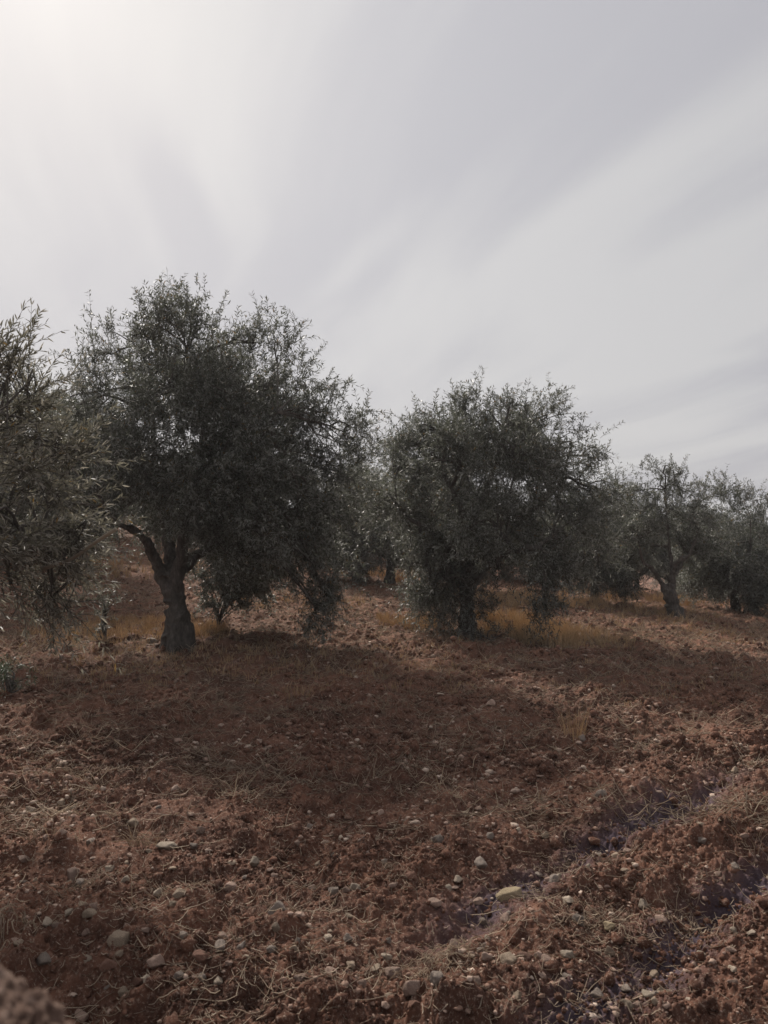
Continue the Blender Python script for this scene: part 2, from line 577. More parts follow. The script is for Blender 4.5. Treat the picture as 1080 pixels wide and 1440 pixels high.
M_SOIL = soil_material()
M_LEAF = leaf_material('olive_leaf', (0.072, 0.076, 0.060), (0.19, 0.192, 0.170), .4)
M_LEAFN = leaf_material('olive_leaf_near', (0.10, 0.095, 0.076), (0.24, 0.225, 0.19), .45)
M_GREEN = leaf_material('green_leaf', (0.048, 0.064, 0.036), (0.095, 0.115, 0.075))
M_BARK = bark_material()
M_STRAW = straw_material('straw', (0.18, 0.125, 0.09), (0.56, 0.46, 0.35))
M_CHIP = straw_material('chaff_chip', (0.24, 0.17, 0.125), (0.62, 0.52, 0.41))
M_GRASS = straw_material('dry_grass', (0.40, 0.27, 0.155), (0.72, 0.56, 0.37))
STONE = {
    'pink': stone_material('pink_stone', (0.38, 0.265, 0.21)),
    'tan': stone_material('tan_stone', (0.37, 0.285, 0.21)),
    'cream': stone_material('cream_stone', (0.50, 0.41, 0.32)),
    'grey': stone_material('grey_stone', (0.30, 0.245, 0.205)),
    'red': stone_material('red_stone', (0.23, 0.125, 0.09)),
    'yellow': stone_material('yellow_stone', (0.42, 0.33, 0.21)),
}


# ------------------------------------------------------------------ ground
def chaff_mask(x, y):
    n = perlin2(x * 0.45 + 13, y * 0.45) * 0.6 + perlin2(x * 1.3, y * 1.3 + 5) * 0.4
    return smooth(7.5, 12, y + 1.5 * n) * (0.45 + 0.55 * smooth(-0.15, 0.25, n))


def build_ground():
    ys = [-60, -30, -15, -8, -4, -2, -1, -0.3, 0.3, 0.8, 1.2]
    y = 1.5
    rows = 1150
    g = (45 / 1.5) ** (1 / rows)
    ys += [1.5 * g ** i for i in range(rows + 1)]
    y = ys[-1]
    while y < 1500:
        y *= 1.12
        ys.append(y)
    ys = np.array(ys)
    s_in = np.linspace(-0.72, 0.72, 860)
    s_out = 0.72 * (12 / 0.72) ** (np.linspace(0, 1, 46)[1:])
    s = np.concatenate([-s_out[::-1], s_in, s_out])
    W = np.sqrt(ys ** 2 + 1.4 ** 2)
    X = s[None, :] * W[:, None]
    Y = np.repeat(ys[:, None], len(s), 1)
    Z = H(X.ravel(), Y.ravel())
    V = np.stack([X.ravel(), Y.ravel(), Z], 1)
    nr, nc = X.shape
    i = np.arange(nr - 1)[:, None] * nc + np.arange(nc - 1)[None, :]
    Q = np.stack([i, i + 1, i + nc + 1, i + nc], -1).reshape(-1, 4)
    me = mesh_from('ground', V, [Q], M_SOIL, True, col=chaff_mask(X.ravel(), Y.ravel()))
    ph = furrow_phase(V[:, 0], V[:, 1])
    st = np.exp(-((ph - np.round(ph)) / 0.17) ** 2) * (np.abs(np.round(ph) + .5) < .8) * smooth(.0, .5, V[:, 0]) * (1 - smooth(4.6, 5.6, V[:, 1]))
    a = me.attributes.new('shade_tint', 'FLOAT', 'POINT')  # painted furrow shade, strongest at the trough bottom
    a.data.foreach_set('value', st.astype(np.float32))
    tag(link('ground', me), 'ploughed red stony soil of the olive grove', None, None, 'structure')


build_ground()


# ------------------------------------------------------------------ leaves and trees
def leaves_on(P, n_pairs, length, width, rg, spread=0.75, hexa=False, start=0.12):
    """opposite leaves along shoots P (N,K,3) -> V, faces, tint"""
    N, K, _ = P.shape
    t = np.linspace(start, 1.0, n_pairs)
    t = np.clip(t[None, :] + rg.normal(0, 0.025, (N, n_pairs)), 0, 1) * (K - 1.001)
    i = t.astype(int); f = (t - i)[..., None]
    idx = np.arange(N)[:, None]
    pos = P[idx, i] * (1 - f) + P[idx, i + 1] * f
    d = unit(P[idx, i + 1] - P[idx, i])
    ref = unit(rg.normal(size=(N, 1, 3)) + 0 * d)
    u = unit(np.cross(d, ref)); v = np.cross(d, u)
    alt = (np.arange(n_pairs) % 2)[None, :, None]
    jit = rg.normal(0, 0.4, (N, n_pairs, 1))
    side0 = np.cos(jit + alt * 1.57) * u + np.sin(jit + alt * 1.57) * v
    out = []
    for sg in (1, -1):
        ld = unit(d * (1 - 0.45 * spread) + sg * side0 * spread + rg.normal(0, 0.22, d.shape) + np.array([0, 0, 0.05]))
        out.append((pos, ld))
    pos = np.concatenate([o[0].reshape(-1, 3) for o in out])
    ld = np.concatenate([o[1].reshape(-1, 3) for o in out])
    keep = rg.random(len(pos)) < 0.93
    pos, ld = pos[keep], ld[keep]
    M = len(pos)
    nrm_ = unit(np.array([0, 0, 1.0]) + rg.normal(0, 0.55, (M, 3)))
    sd = unit(np.cross(ld, nrm_)); nrm_ = np.cross(sd, ld)
    Ls = length * rg.uniform(0.65, 1.2, (M, 1)); Ws = width * rg.uniform(0.75, 1.2, (M, 1)) * 0.5
    dr = -nrm_ * Ls * rg.uniform(0.0, 0.18, (M, 1))
    b = pos
    tip = pos + ld * Ls + dr
    tint1 = np.clip(rg.normal(0.5, 0.15, M), 0, 0.93)
    tint1[rg.random(M) < 0.03] = 1.0
    base = np.arange(M)
    if hexa:
        up = nrm_ * Ws * 0.35
        l1 = pos + ld * Ls * 0.30 + sd * Ws + up + dr * 0.15
        l2 = pos + ld * Ls * 0.68 + sd * Ws * 0.85 + up + dr * 0.5
        r1 = pos + ld * Ls * 0.30 - sd * Ws + up + dr * 0.15
        r2 = pos + ld * Ls * 0.68 - sd * Ws * 0.85 + up + dr * 0.5
        V = np.stack([b, l1, l2, tip, r2, r1], 1).reshape(-1, 3)
        o = (base * 6)[:, None]
        Fq = np.concatenate([o + np.array([0, 3, 2, 1]), o + np.array([0, 5, 4, 3])])
        return V, Fq, np.repeat(tint1, 6)
    mid = pos + ld * Ls * 0.47 + nrm_ * Ws * 0.3 + dr * 0.3
    V = np.stack([b, mid + sd * Ws, tip, mid - sd * Ws], 1).reshape(-1, 3)
    o = (base * 4)[:, None]
    Fq = o + np.array([0, 3, 2, 1])
    return V, Fq, np.repeat(tint1, 4)


def make_shoots(centres, outward, n_each, length, rg, up_bias=0.35, wob=0.55, spread=0.10, droop=0.25, K=5, bias=(0, 0, 0)):
    C = np.repeat(centres, n_each, 0)
    O = np.repeat(outward, n_each, 0)
    N = len(C)
    d = unit(np.array(bias) + O * 0.75 + rg.normal(0, wob, (N, 3)) + np.array([0, 0, 1.0]) * (up_bias + 0.35 * O[:, 2:3]))
    L = length * rg.uniform(0.55, 1.25, (N, 1))
    start = C + rg.normal(0, spread, (N, 3)) - d * L * 0.35
    t = np.linspace(0, 1, K)[None, :, None]
    bend = rg.normal(0, 0.18, (N, 1, 3)) * L[:, None, :]
    sag = np.array([0, 0, -1.0]) * (L * droop * rg.uniform(0.2, 1.3, (N, 1)) * np.clip(1.1 - np.abs(d[:, 2:3]), 0.1, 1))[:, None, :]
    P = start[:, None, :] + d[:, None, :] * L[:, None, :] * t + bend * t * t + sag * t * t
    return P


def closed_tubes(lines, sides=14):
    """lines: list of (n,4) x,y,z,r -> closed tubes"""
    VV, QQ, off = [], [], 0
    for ln in lines:
        P = ln[None, :, :3]; Rr = ln[None, :, 3]
        V, Q = tubes(P, Rr, sides)
        n = len(V)
        V = np.vstack([V, ln[0, :3], ln[-1, :3]])
        s = np.arange(sides); s2 = (s + 1) % sides
        c0 = np.stack([np.full(sides, n), s2, s, s], 1)
        e = n - sides
        c1 = np.stack([np.full(sides, n + 1), e + s, e + s2, e + s2], 1)
        QQ.append(Q + off)
        QQ.append(c0[:, :3][:, [0, 1, 2, 2]] + off)
        QQ.append(c1[:, :3][:, [0, 1, 2, 2]] + off)
        VV.append(V); off += len(V)
    V = np.vstack(VV)
    quads = np.vstack([q for q in QQ if q.shape[1] == 4 and not np.any(q[:, 2] == q[:, 3])])
    tris = np.vstack([q[:, :3] for q in QQ if np.all(q[:, 2] == q[:, 3])])
    return V, quads, tris


def remesh_lines(lines, voxel, name, amp, freq):
    V, q, t = closed_tubes(lines)
    me = mesh_from('tmp', V, [q, t])
    return _remesh_me(me, voxel, name, amp, freq)


def _remesh_me(me, voxel, name, amp, freq):
    o = bpy.data.objects.new('tmp', me)
    COL.objects.link(o)
    md = o.modifiers.new('r', 'REMESH')
    md.mode = 'VOXEL'; md.voxel_size = voxel
    dg = bpy.context.evaluated_depsgraph_get()
    m2 = bpy.data.meshes.new_from_object(o.evaluated_get(dg))
    bpy.data.objects.remove(o); bpy.data.meshes.remove(me)
    n = len(m2.vertices)
    co = np.empty(n * 3, np.float32); m2.vertices.foreach_get('co', co); co = co.reshape(-1, 3).astype(float)
    no = np.empty(n * 3, np.float32); m2.vertices.foreach_get('normal', no); no = no.reshape(-1, 3)
    q = co * np.array([freq, freq, freq * 0.35])
    dsp = amp * (perlin3(q) + 0.5 * perlin3(q * 2.3 + 7.1) + 0.8 * perlin3(co * freq * 0.4 + 3.3))
    m2.vertices.foreach_set('co', (co + no * dsp[:, None]).astype(np.float32).ravel())
    m2.polygons.foreach_set('use_smooth', np.ones(len(m2.polygons), bool))
    m2.name = name
    m2.materials.clear(); m2.materials.append(M_BARK)
    m2.update()
    return m2


def olive_tree(label, base, limbs, lobes, seed, group, leaf=(0.066, 0.0150), spacing=0.30, n_shoot=20,
               shoot=0.36, pairs=12, mat=None, hexa=False, fill=0.70, bark_voxel=0.022, up=0.18, name='olive_tree',
               flare=True, droop=0.25, cat='olive tree', br=1.0, lowfill=1.0, spread=0.12, lspread=.75, bias=(0, 0, 0)):
    """base: world point; limbs: list of (n,4) local polylines, the first is the trunk; lobes: list of local (cx,cy,cz,rx,ry,rz)"""
    rg = np.random.default_rng(seed)
    root = bpy.data.objects.new(name, None)
    COL.objects.link(root)
    root.location = base
    root.empty_display_size = 0.3
    tag(root, label, cat, group)
    lines = []
    for k, lm in enumerate(limbs):
        ln = spline(lm, 8 * len(lm))
        n = len(ln)
        ln[1:, :3] += rg.normal(0, 0.012, (n - 1, 3)) * ln[1:, 3:4] / 0.08
        lines.append(ln)
    if limbs:
        tl = [l * np.array([1, 1, 1, 0.84]) for l in lines]
        if flare:
            t0 = lines[0][0]
            r0 = t0[3]
            for a in np.linspace(0, 2 * np.pi, 6)[:-1] + rg.uniform(0, 1):
                e = np.array([math.cos(a), math.sin(a), 0])
                p0 = np.append(t0[:3] + e * r0 * 0.35 + [0, 0, r0 * 1.5], r0 * 0.45)
                p1 = np.append(t0[:3] + e * r0 * 0.7 + [0, 0, r0 * 0.38], r0 * 0.36)
                p2 = np.append(t0[:3] + e * r0 * 1.4 + [0, 0, -0.08], r0 * 0.2)
                tl.append(spline([p0, p1, p2], 10))
        me = remesh_lines(tl, bark_voxel, 'trunk', 0.021, 11)
        link('trunk', me, root)
    lob = np.array(lobes, float)
    tree_c = (lob[:, :3] * (lob[:, 3:4] ** 2)).sum(0) / (lob[:, 3:4] ** 2).sum()
    if limbs:
        nodes = np.vstack([l[max(3, len(l) // 4):] for l in lines[1:]])
    allV, allQ, allT, off = [], [], [], 0
    cen, outw = [], []
    for lb in lob:
        c, r = lb[:3], lb[3:]
        n = max(3, int(fill * (lowfill if c[2] < tree_c[2] - .1 else .46 + .34 * smooth(.25, .6, r.min())) * 4.19 * r.prod() / spacing ** 3))
        dd = unit(rg.normal(size=(n, 3)))
        p = c + dd * r * (rg.random((n, 1)) ** 0.42)
        o = unit(0.55 * dd + 0.75 * unit(p - tree_c))
        cen.append(p); outw.append(o)
        if limbs:
            # the branch that carries this lobe, with its twigs
            dist = np.linalg.norm((nodes[:, :3] - c) * [1, 1, .8], axis=1)
            nn = nodes[int(np.argmin(dist))]
            m = (nn[:3] + c) / 2 + rg.normal(0, 0.10, 3) * np.linalg.norm(nn[:3] - c) + [0, 0, 0.05]
            rb = br * min(nn[3] * 0.8, 0.012 + 0.016 * np.linalg.norm(nn[:3] - c) + 0.01)
            bl = spline([np.append(nn[:3], rb), np.append(m, rb * 0.75), np.append(c, rb * 0.45)], 12)
            V1, Q1 = tubes(bl[None, :, :3], bl[None, :, 3], 7)
            nt_ = min(n, 40)
            sel = rg.choice(n, nt_, replace=False)
            st = bl[rg.integers(5, 12, nt_), :3]
            t = np.linspace(0, 1, 6)[None, :, None]
            mid_ = rg.normal(0, 0.09, (nt_, 1, 3)) + np.array([0, 0, 0.06])
            PP = st[:, None] * (1 - t) + p[sel][:, None] * t + mid_ * np.sin(t * np.pi)
            RR = np.linspace(0.011, 0.004, 6)[None, :] * rg.uniform(0.7, 1.3, (nt_, 1)) * min(1.6, 0.7 + rb * 20)
            V2, Q2 = tubes(PP, RR, 4)
            me = mesh_from('branch', np.vstack([V1, V2]), [np.vstack([Q1, Q2 + len(V1)])], M_BARK, True)
            link('branch', me, root)
    cen = np.vstack(cen); outw = np.vstack(outw)
    P = make_shoots(cen, outw, n_shoot, shoot, rg, up_bias=up, droop=droop, spread=spread, bias=bias)
    print(label, 'shoots', len(P), 'leaves', len(P) * pairs * 2)
    Vl, Fl, Tl = leaves_on(P, pairs, leaf[0], leaf[1], rg, hexa=hexa, spread=lspread)
    Rr = np.linspace(0.0032, 0.0012, P.shape[1])[None, :] * np.ones((len(P), 1))
    Vs, Qs = tubes(P, Rr, 3)
    V = np.vstack([Vl, Vs])
    mi = np.concatenate([np.zeros(len(Fl), int), np.ones(len(Qs), int)])
    me = mesh_from('crown', V, [Fl, Qs + len(Vl)], [mat or M_LEAF, M_BARK], False,
                   col=np.concatenate([Tl, np.full(len(Vs), 0.5)]), mat_idx=mi)
    link('crown', me, root)
    return root


def copy_tree(o, loc, rz, sc, label):
    c = o.copy(); COL.objects.link(c)
    c.location = loc; c.rotation_euler = (0, 0, rz); c.scale = (sc, sc, sc)
    c['label'] = label
    for ch in o.children:
        d = ch.copy(); COL.objects.link(d); d.parent = c
    return c


def px_lobes(base, D, lobes, seed, depth=1.0, pivot=0, squash=0):
    """photograph-sized lobes (px, py, rx, ry[, dy]) -> local ellipsoids at distance D; depth offsets spread them front and back"""
    rg = np.random.default_rng(seed)
    out = []
    for lb in lobes:
        px, py, rx, ry = lb[:4]
        py += max(0, pivot - py) * squash
        dy = lb[4] if len(lb) > 4 else rg.uniform(-1, 1) * depth
        kx, kz = ray(px, py)
        y = D + dy
        m = y / F
        rr = (rx * m, 0.85 * (rx + ry) / 2 * m, ry * m)
        out.append((kx * y - base[0], y - base[1], CAM_H + kz * y - base[2], *rr))
    return out


def px_line(base, D, pts):
    """(px, py, width_px[, dy]) -> local polyline with radius"""
    out = []
    for p in pts:
        px, py, w = p[:3]
        dy = p[3] if len(p) > 3 else 0
        kx, kz = ray(px, py)
        y = D + dy
        out.append((kx * y - base[0], y - base[1], CAM_H + kz * y - base[2], 0.5 * w * y / F))
    return np.array(out)


GROVE = 'olive trees of the grove'

# ---- the big tree on the left
bx, by, bz = ground_at(252, 912)
B = (bx, by, bz); D = by
print('left tree', B)
limbs = [px_line(B, D, [(252, 918, 50), (251, 895, 42), (248, 860, 38), (243, 825, 36), (240, 805, 30)]),
         px_line(B, D, [(240, 830, 26), (225, 800, 20), (214, 780, 18, -.1), (206, 760, 15, -.25), (190, 746, 12, -.4), (165, 735, 9, -.6), (135, 690, 6, -.8)]),
         px_line(B, D, [(243, 825, 26), (238, 780, 20, .2), (232, 730, 16, .5), (222, 670, 12, .8), (215, 600, 7, .9), (222, 500, 4, .8)]),
         px_line(B, D, [(248, 830, 26), (255, 780, 19, -.1), (260, 735, 16, -.2), (272, 714, 14, -.2), (292, 700, 11, -.3), (350, 640, 8, -.5), (390, 580, 4, -.6)]),
         px_line(B, D, [(260, 745, 14, -.2), (272, 690, 12, .1), (285, 600, 9, .3), (260, 500, 5, .3)]),
         px_line(B, D, [(246, 815, 18, .1), (300, 760, 14, .8), (360, 720, 10, 1.4), (430, 690, 6, 1.6)])]
lob = [(224, 458, 36, 26), (264, 438, 22, 16, .1), (188, 472, 36, 32), (100, 575, 28, 36, .1), (92, 630, 34, 40, -.1), (156, 498, 28, 32), (126, 552, 30, 40, -.2), (348, 480, 42, 22, .2),
       (300, 520, 44, 36, -.3), (390, 500, 34, 32), (428, 540, 32, 46, .3), (448, 580, 30, 40, -.2), (478, 625, 28, 34, .2), (405, 530, 40, 40, .6), (270, 470, 34, 30, .3), (330, 510, 50, 30, .5), (240, 540, 80, 75, -.7), (250, 530, 90, 75, .8),
       (150, 610, 66, 64, -.4), (340, 580, 84, 74, -.8), (330, 570, 84, 70, .9), (110, 660, 50, 60, .3), (205, 650, 84, 70, -1.0),
       (310, 670, 94, 74, -.9), (400, 640, 66, 74, .6), (455, 625, 38, 52, -.1), (490, 610, 20, 30, .1), (300, 650, 100, 70, .9), (190, 690, 78, 44, .9), (420, 715, 62, 52, -.4),
       (350, 750, 74, 46, -.9), (355, 742, 80, 50, .7), (460, 700, 36, 60, .5), (480, 670, 28, 44, .4), (452, 800, 26, 40, -.1), (458, 835, 22, 32, -.2), (448, 858, 15, 16, -.2), (130, 720, 54, 34, -.5), (290, 770, 44, 30, .9), (410, 778, 44, 26, .8),
       (230, 735, 60, 38, 1.3), (300, 775, 62, 34, 1.1), (360, 785, 62, 28, .6), (420, 775, 46, 34, .2), (170, 715, 50, 30, .8), (455, 760, 34, 50, .4), (60, 640, 50, 60, .9), (80, 710, 60, 40, .6)]
olive_tree('largest olive tree, with a thick forked trunk, left of centre', B, limbs, px_lobes(B, D, lob, 3, 1.0), 21, GROVE, fill=0.62)

# ---- the middle tree
B = ground_at(658, 893); D = B[1]
print('mid tree', B)
limbs = [px_line(B, D, [(658, 898, 28), (657, 870, 25), (656, 830, 24), (656, 790, 22), (656, 768, 18)]),
         px_line(B, D, [(656, 800, 16), (632, 765, 12, -.1), (600, 742, 11, -.3), (575, 730, 7, -.3), (560, 715, 4, -.2)]),
         px_line(B, D, [(656, 780, 15), (653, 740, 13, -.1), (648, 712, 11, -.2), (636, 688, 9, -.2), (622, 650, 6, -.1), (640, 590, 4, 0)]),
         px_line(B, D, [(657, 775, 15), (666, 735, 12, -.2), (676, 710, 11, -.2), (688, 680, 8, -.1), (710, 600, 5, 0)]),
         px_line(B, D, [(657, 800, 14), (690, 765, 10, .2), (730, 735, 9, .5), (780, 690, 6, .6), (800, 640, 4, .6)]),
         px_line(B, D, [(657, 820, 14), (700, 785, 11, -.5), (745, 770, 9, -.8), (775, 780, 6, -1.0)]),
         px_line(B, D, [(656, 800, 14), (640, 780, 10, .5), (630, 720, 9, .9), (670, 640, 6, 1.1)])]
lob = [(720, 572, 26, 16, .1), (690, 592, 34, 28, -.2), (770, 582, 24, 20, .2), (788, 624, 34, 32, .1), (828, 640, 16, 18, .2), (640, 605, 30, 26, .1),
       (654, 574, 9, 10, -.2), (735, 605, 34, 26, .3), (594, 604, 12, 14, 0), (595, 640, 44, 42, -.1), (552, 650, 34, 36, .2), (545, 695, 36, 34, -.3), (575, 620, 26, 26, .4), (650, 650, 66, 58, -.7), (660, 640, 70, 58, .8), (735, 650, 72, 62, -.6),
       (740, 650, 74, 62, .7), (815, 685, 44, 44, .2), (560, 715, 42, 42, -.3), (595, 725, 54, 46, .7), (600, 795, 38, 42, -.5), (628, 822, 46, 38, -.3), (640, 760, 56, 34, .8),
       (700, 735, 72, 48, -.8), (720, 745, 80, 46, .8), (785, 750, 54, 50, -.2), (758, 802, 24, 34, -.9), (830, 760, 34, 46, .4), (848, 690, 22, 28, .4), (768, 858, 8, 16, -1.0), (662, 815, 30, 34, .2),
       (590, 770, 42, 40, -.4), (650, 850, 34, 20, -.4), (620, 790, 52, 48, .3), (700, 788, 50, 26, -.2), (775, 782, 44, 38, -.6), (608, 840, 34, 26, -.2)]
olive_tree('medium olive tree in the middle, leafy skirts hiding its slim trunk', B, limbs, px_lobes(B, D, lob, 4, 1.0), 22, GROVE, fill=0.62, droop=0.4)

# ---- the small tree on the right
B = ground_at(950, 869); D = B[1]
print('right tree', B)
limbs = [px_line(B, D, [(951, 873, 24), (948, 855, 20), (942, 838, 19), (940, 826, 16)]),
         px_line(B, D, [(941, 840, 13), (931, 822, 9), (922, 808, 8, -.1), (916, 798, 7, -.2), (905, 790, 5, -.3), (895, 750, 3, -.4)]),
         px_line(B, D, [(942, 836, 14), (944, 815, 11), (949, 796, 8, -.1), (958, 785, 7, -.2), (968, 780, 5, -.2), (985, 740, 3, -.1)]),
         px_line(B, D, [(944, 815, 9), (955, 798, 7, .2), (964, 784, 6, .3), (978, 776, 4, .4)]),
         px_line(B, D, [(943, 820, 9), (944, 796, 6, .1), (940, 760, 5, .2), (935, 690, 3, .1)])]
lob = [(932, 664, 20, 14, 0), (925, 684, 28, 22, .1), (898, 690, 20, 20, -.1), (955, 684, 24, 24, .2), (905, 720, 36, 30, -.4), (940, 720, 40, 34, .4),
       (970, 728, 34, 32, -.2), (890, 742, 28, 28, .2), (925, 742, 38, 22, -.4), (985, 756, 36, 24, .3), (955, 762, 38, 22, .6), (898, 768, 20, 16, .6)]
olive_tree('small olive tree with a bare forked trunk, on the right', B, limbs, px_lobes(B, D, lob, 5, .6), 23, GROVE, fill=0.62, spacing=0.27, n_shoot=15, shoot=0.3, bark_voxel=0.016)

# ---- the tree at the left edge, close to the camera, its trunk outside the frame
D = 4.6
B = (-3.55, D, float(H(-3.55, D)[0]))
limbs = [np.array([(0, 0, -.1, .17), (0.03, 0, .5, .14), (.1, .05, 1.0, .12)]),
         np.array([(.08, .04, .9, .09), (.4, 0, 1.4, .07), (.8, -.1, 1.9, .05), (1.3, -.1, 2.3, .02)]),
         np.array([(.08, .04, .9, .09), (.5, .2, 1.2, .06), (1.0, .2, 1.45, .04), (1.5, .1, 1.5, .02)]),
         np.array([(.1, .05, .9, .08), (-.3, .2, 1.5, .06), (-.5, .2, 2.2, .03)]),
         np.array([(.1, .05, .9, .08), (.2, .4, 1.7, .06), (.3, .6, 2.5, .03)])]
lob = [(-20, 525, 50, 34, .1), (40, 525, 34, 26, -.1), (66, 552, 26, 22, .1), (-60, 600, 110, 80, .3), (10, 600, 60, 56, -.3), (50, 600, 40, 40, .3), (-60, 700, 120, 80, -.4), (20, 690, 70, 60, .1),
       (60, 660, 40, 40, .5), (0, 770, 80, 56, -.3), (60, 750, 46, 36, -.2), (90, 765, 36, 24, .2), (-40, 830, 90, 40, .0), (40, 820, 50, 32, .1), (138, 752, 14, 8, 0), (122, 795, 20, 12, .1), (112, 640, 18, 16, 0), (90, 700, 34, 30, .3), (105, 850, 24, 14, 0), (-200, 600, 160, 100, .2), (-220, 720, 160, 120, .8), (-160, 860, 110, 60, .5)]
NEAR = olive_tree('near olive tree at the left edge, cut off by the frame', B, limbs, px_lobes(B, D, [(l[0] - 26, *l[1:]) for l in lob], 6, .4), 24, GROVE, leaf=(0.056, 0.0088), br=.5, lowfill=.55, hexa=True, lspread=.52, mat=M_LEAFN,
           spacing=0.17, fill=0.46, n_shoot=8, shoot=0.38, pairs=16, up=0.05, droop=0.06, spread=0.06, bias=(.34, 0, .06))


def bare_branch():
    pts = []
    for px, py, w, dy in [(60, 800, 6, .1), (100, 786, 5, .05), (132, 764, 5, 0), (163, 744, 6, -.05)]:
        kx, kz = ray(px, py); y = 4.4 + dy
        pts.append((kx * y, y, CAM_H + kz * y, .5 * w * y / F))
    ln = spline(np.array(pts), 14)
    ln[:, :3] -= np.array(NEAR.location)
    V, q, t = closed_tubes([ln], 7)
    link('bare_branch', mesh_from('bare_branch', V, [q, t], M_PALEWOOD, True), NEAR)['label'] = 'pale bare cut branch'


M_PALEWOOD = straw_material('pale_wood', (.3, .26, .21), (.3, .26, .21))
bare_branch()


# ---- trees behind
def generic(seed, h, w):
    rg = np.random.default_rng(seed)
    limbs = [np.array([(0, 0, -.1, .15), (.03, .02, .3, .12), (.05, 0, .7, .11)])]
    lobes_ = []
    for k in range(5):
        a = k * 1.257 + rg.uniform(-.3, .3)
        e = np.array([math.cos(a), math.sin(a)])
        limbs.append(np.array([(.05, 0, .6, .07), (*(e * .3 * w), .25 * h, .055), (*(e * .55 * w), .45 * h, .035), (*(e * .6 * w), .7 * h, .015)]))
    for k in range(24):
        a = k * 2.4
        rr = w * (0.25 + 0.5 * rg.random())
        z = h * (0.16 + 0.60 * rg.random())
        s = rg.uniform(.2, .30) * w
        lobes_.append((rr * math.cos(a), rr * math.sin(a), z, s, s, s * .9))
    for k in range(4):
        a = k * 1.7 + seed
        lobes_.append((.25 * w * math.cos(a), .25 * w * math.sin(a), h * rg.uniform(.78, .9), .22 * w, .22 * w, .11 * h))
    return limbs, lobes_


BACK = [  # px, base py, height px, label, proto
    (548, 800, 208, 'round olive tree in the gap between the two largest ones', 0),
    (78, 800, 290, 'tall olive tree behind the near one at the left edge', 1),
    (836, 838, 178, 'dark olive tree behind the right side of the middle one', 1),
    (1035, 838, 178, 'olive tree behind the small bare-trunked one on the right', 0),
    (1100, 838, 138, 'olive tree cut by the right edge of the frame', 1),
    (760, 822, 150, 'far olive tree glimpsed under the middle crown', 0),
    (945, 828, 120, 'far olive tree behind the small forked one', 1),
    (420, 772, 130, 'far olive tree behind the right skirts of the largest one', 1),
    (255, 752, 120, 'far olive tree behind the trunk of the largest one', 0),
    (660, 805, 130, 'far olive tree behind the middle trunk', 1),
    (160, 745, 150, 'far olive tree up the slope at left', 1),
    (-20, 745, 190, 'far olive tree hidden behind the left edge foliage', 0),
    (510, 780, 140, 'far olive tree at the head of the sunlit gap', 1),
    (600, 790, 150, 'far olive tree behind the left half of the middle crown', 0),
    (340, 760, 130, 'far olive tree behind the right limb of the largest one', 1),
    (820, 825, 130, 'far olive tree at the right skirt of the middle crown', 0),
    (895, 826, 120, 'far olive tree left of the small forked one', 1),
    (1000, 830, 125, 'far olive tree in the gap right of the small forked one', 0),
]
protos = []
for s_, (h_, w_) in ((31, (3.6, 2.2)), (32, (3.4, 2.0))):
    lm, lb = generic(s_, h_, w_)
    protos.append((h_, lm, lb, s_))
BACK_DIST = [19, 17, 17, 17.5, 18, 24, 25, 26, 27, 27, 24, 22, 29, 26, 29, 24, 27, 28]
made = {}
for (px, py, hp, lab, k), D in zip(BACK, BACK_DIST):
    kx, _ = ray(px, py)
    x = kx * D
    z = float(H(x, D)[0])
    top = CAM_H + ray(px, py - hp)[1] * D
    h_ = protos[k][0]
    sc = max(0.6, (top - z) / (h_ * 1.05))
    print(lab, 'scale', round(sc, 2), 'base px', round(720 - F * math.tan(math.atan2(z - CAM_H, D) - PITCH)))
    if k not in made:
        made[k] = olive_tree(lab, (x, D, z), protos[k][1], protos[k][2], protos[k][3], GROVE, leaf=(0.085, 0.021), spacing=0.34, fill=0.75, n_shoot=13, pairs=11, shoot=0.42)
        made[k].scale = (sc,) * 3
        made[k].rotation_euler = (0, 0, px * 0.7)
    else:
        copy_tree(made[k], (x, D, z), px * 0.7, sc, lab)


# ------------------------------------------------------------------ young shoots and low green plants
def shrub(label, cat, name, base, lobes, seed, mat, leaf, stems, **kw):
    """a small leafy plant: stems and foliage"""
    rg = np.random.default_rng(seed)
    root = bpy.data.objects.new(name, None); COL.objects.link(root)
    root.location = base; root.empty_display_size = 0.1
    tag(root, label, cat)
    lob = np.array(lobes, float)
    cen, outw = [], []
    for lb in lob:
        n = max(2, int(kw.get('fill', .6) * 4.19 * lb[3:].prod() / kw.get('spacing', .12) ** 3))
        dd = unit(rg.normal(size=(n, 3)))
        cen.append(lb[:3] + dd * lb[3:] * rg.random((n, 1)) ** .45)
        outw.append(unit(dd + [0, 0, .4]))
    cen = np.vstack(cen); outw = np.vstack(outw)
    P = make_shoots(cen, outw, kw.get('n_shoot', 4), kw.get('shoot', .2), rg, spread=.04)
    V, Fq, T = leaves_on(P, kw.get('pairs', 7), leaf[0], leaf[1], rg)
    link('foliage', mesh_from('foliage', V, [Fq], mat, False, col=T), root)
    m = len(stems) * 0 + min(len(cen), 14)
    t = np.linspace(0, 1, 7)[None, :, None]
    st = np.array(stems)[rg.integers(0, len(stems), m)]
    en = cen[rg.choice(len(cen), m, replace=False)]
    tq = np.concatenate([t ** 1.9, t ** 1.9, t ** .8], 2)
    PP = st[:, None] * (1 - tq) + en[:, None] * tq + rg.normal(0, .04, (m, 1, 3)) * np.sin(t * np.pi)
    V1, Q1 = tubes(PP, np.linspace(.011, .004, 7)[None] * np.ones((m, 1)), 5)
    link('stem', mesh_from('stem', V1, [Q1], M_BARK, True), root)
    return root


def px_size(px_w, y):
    return px_w * y / F


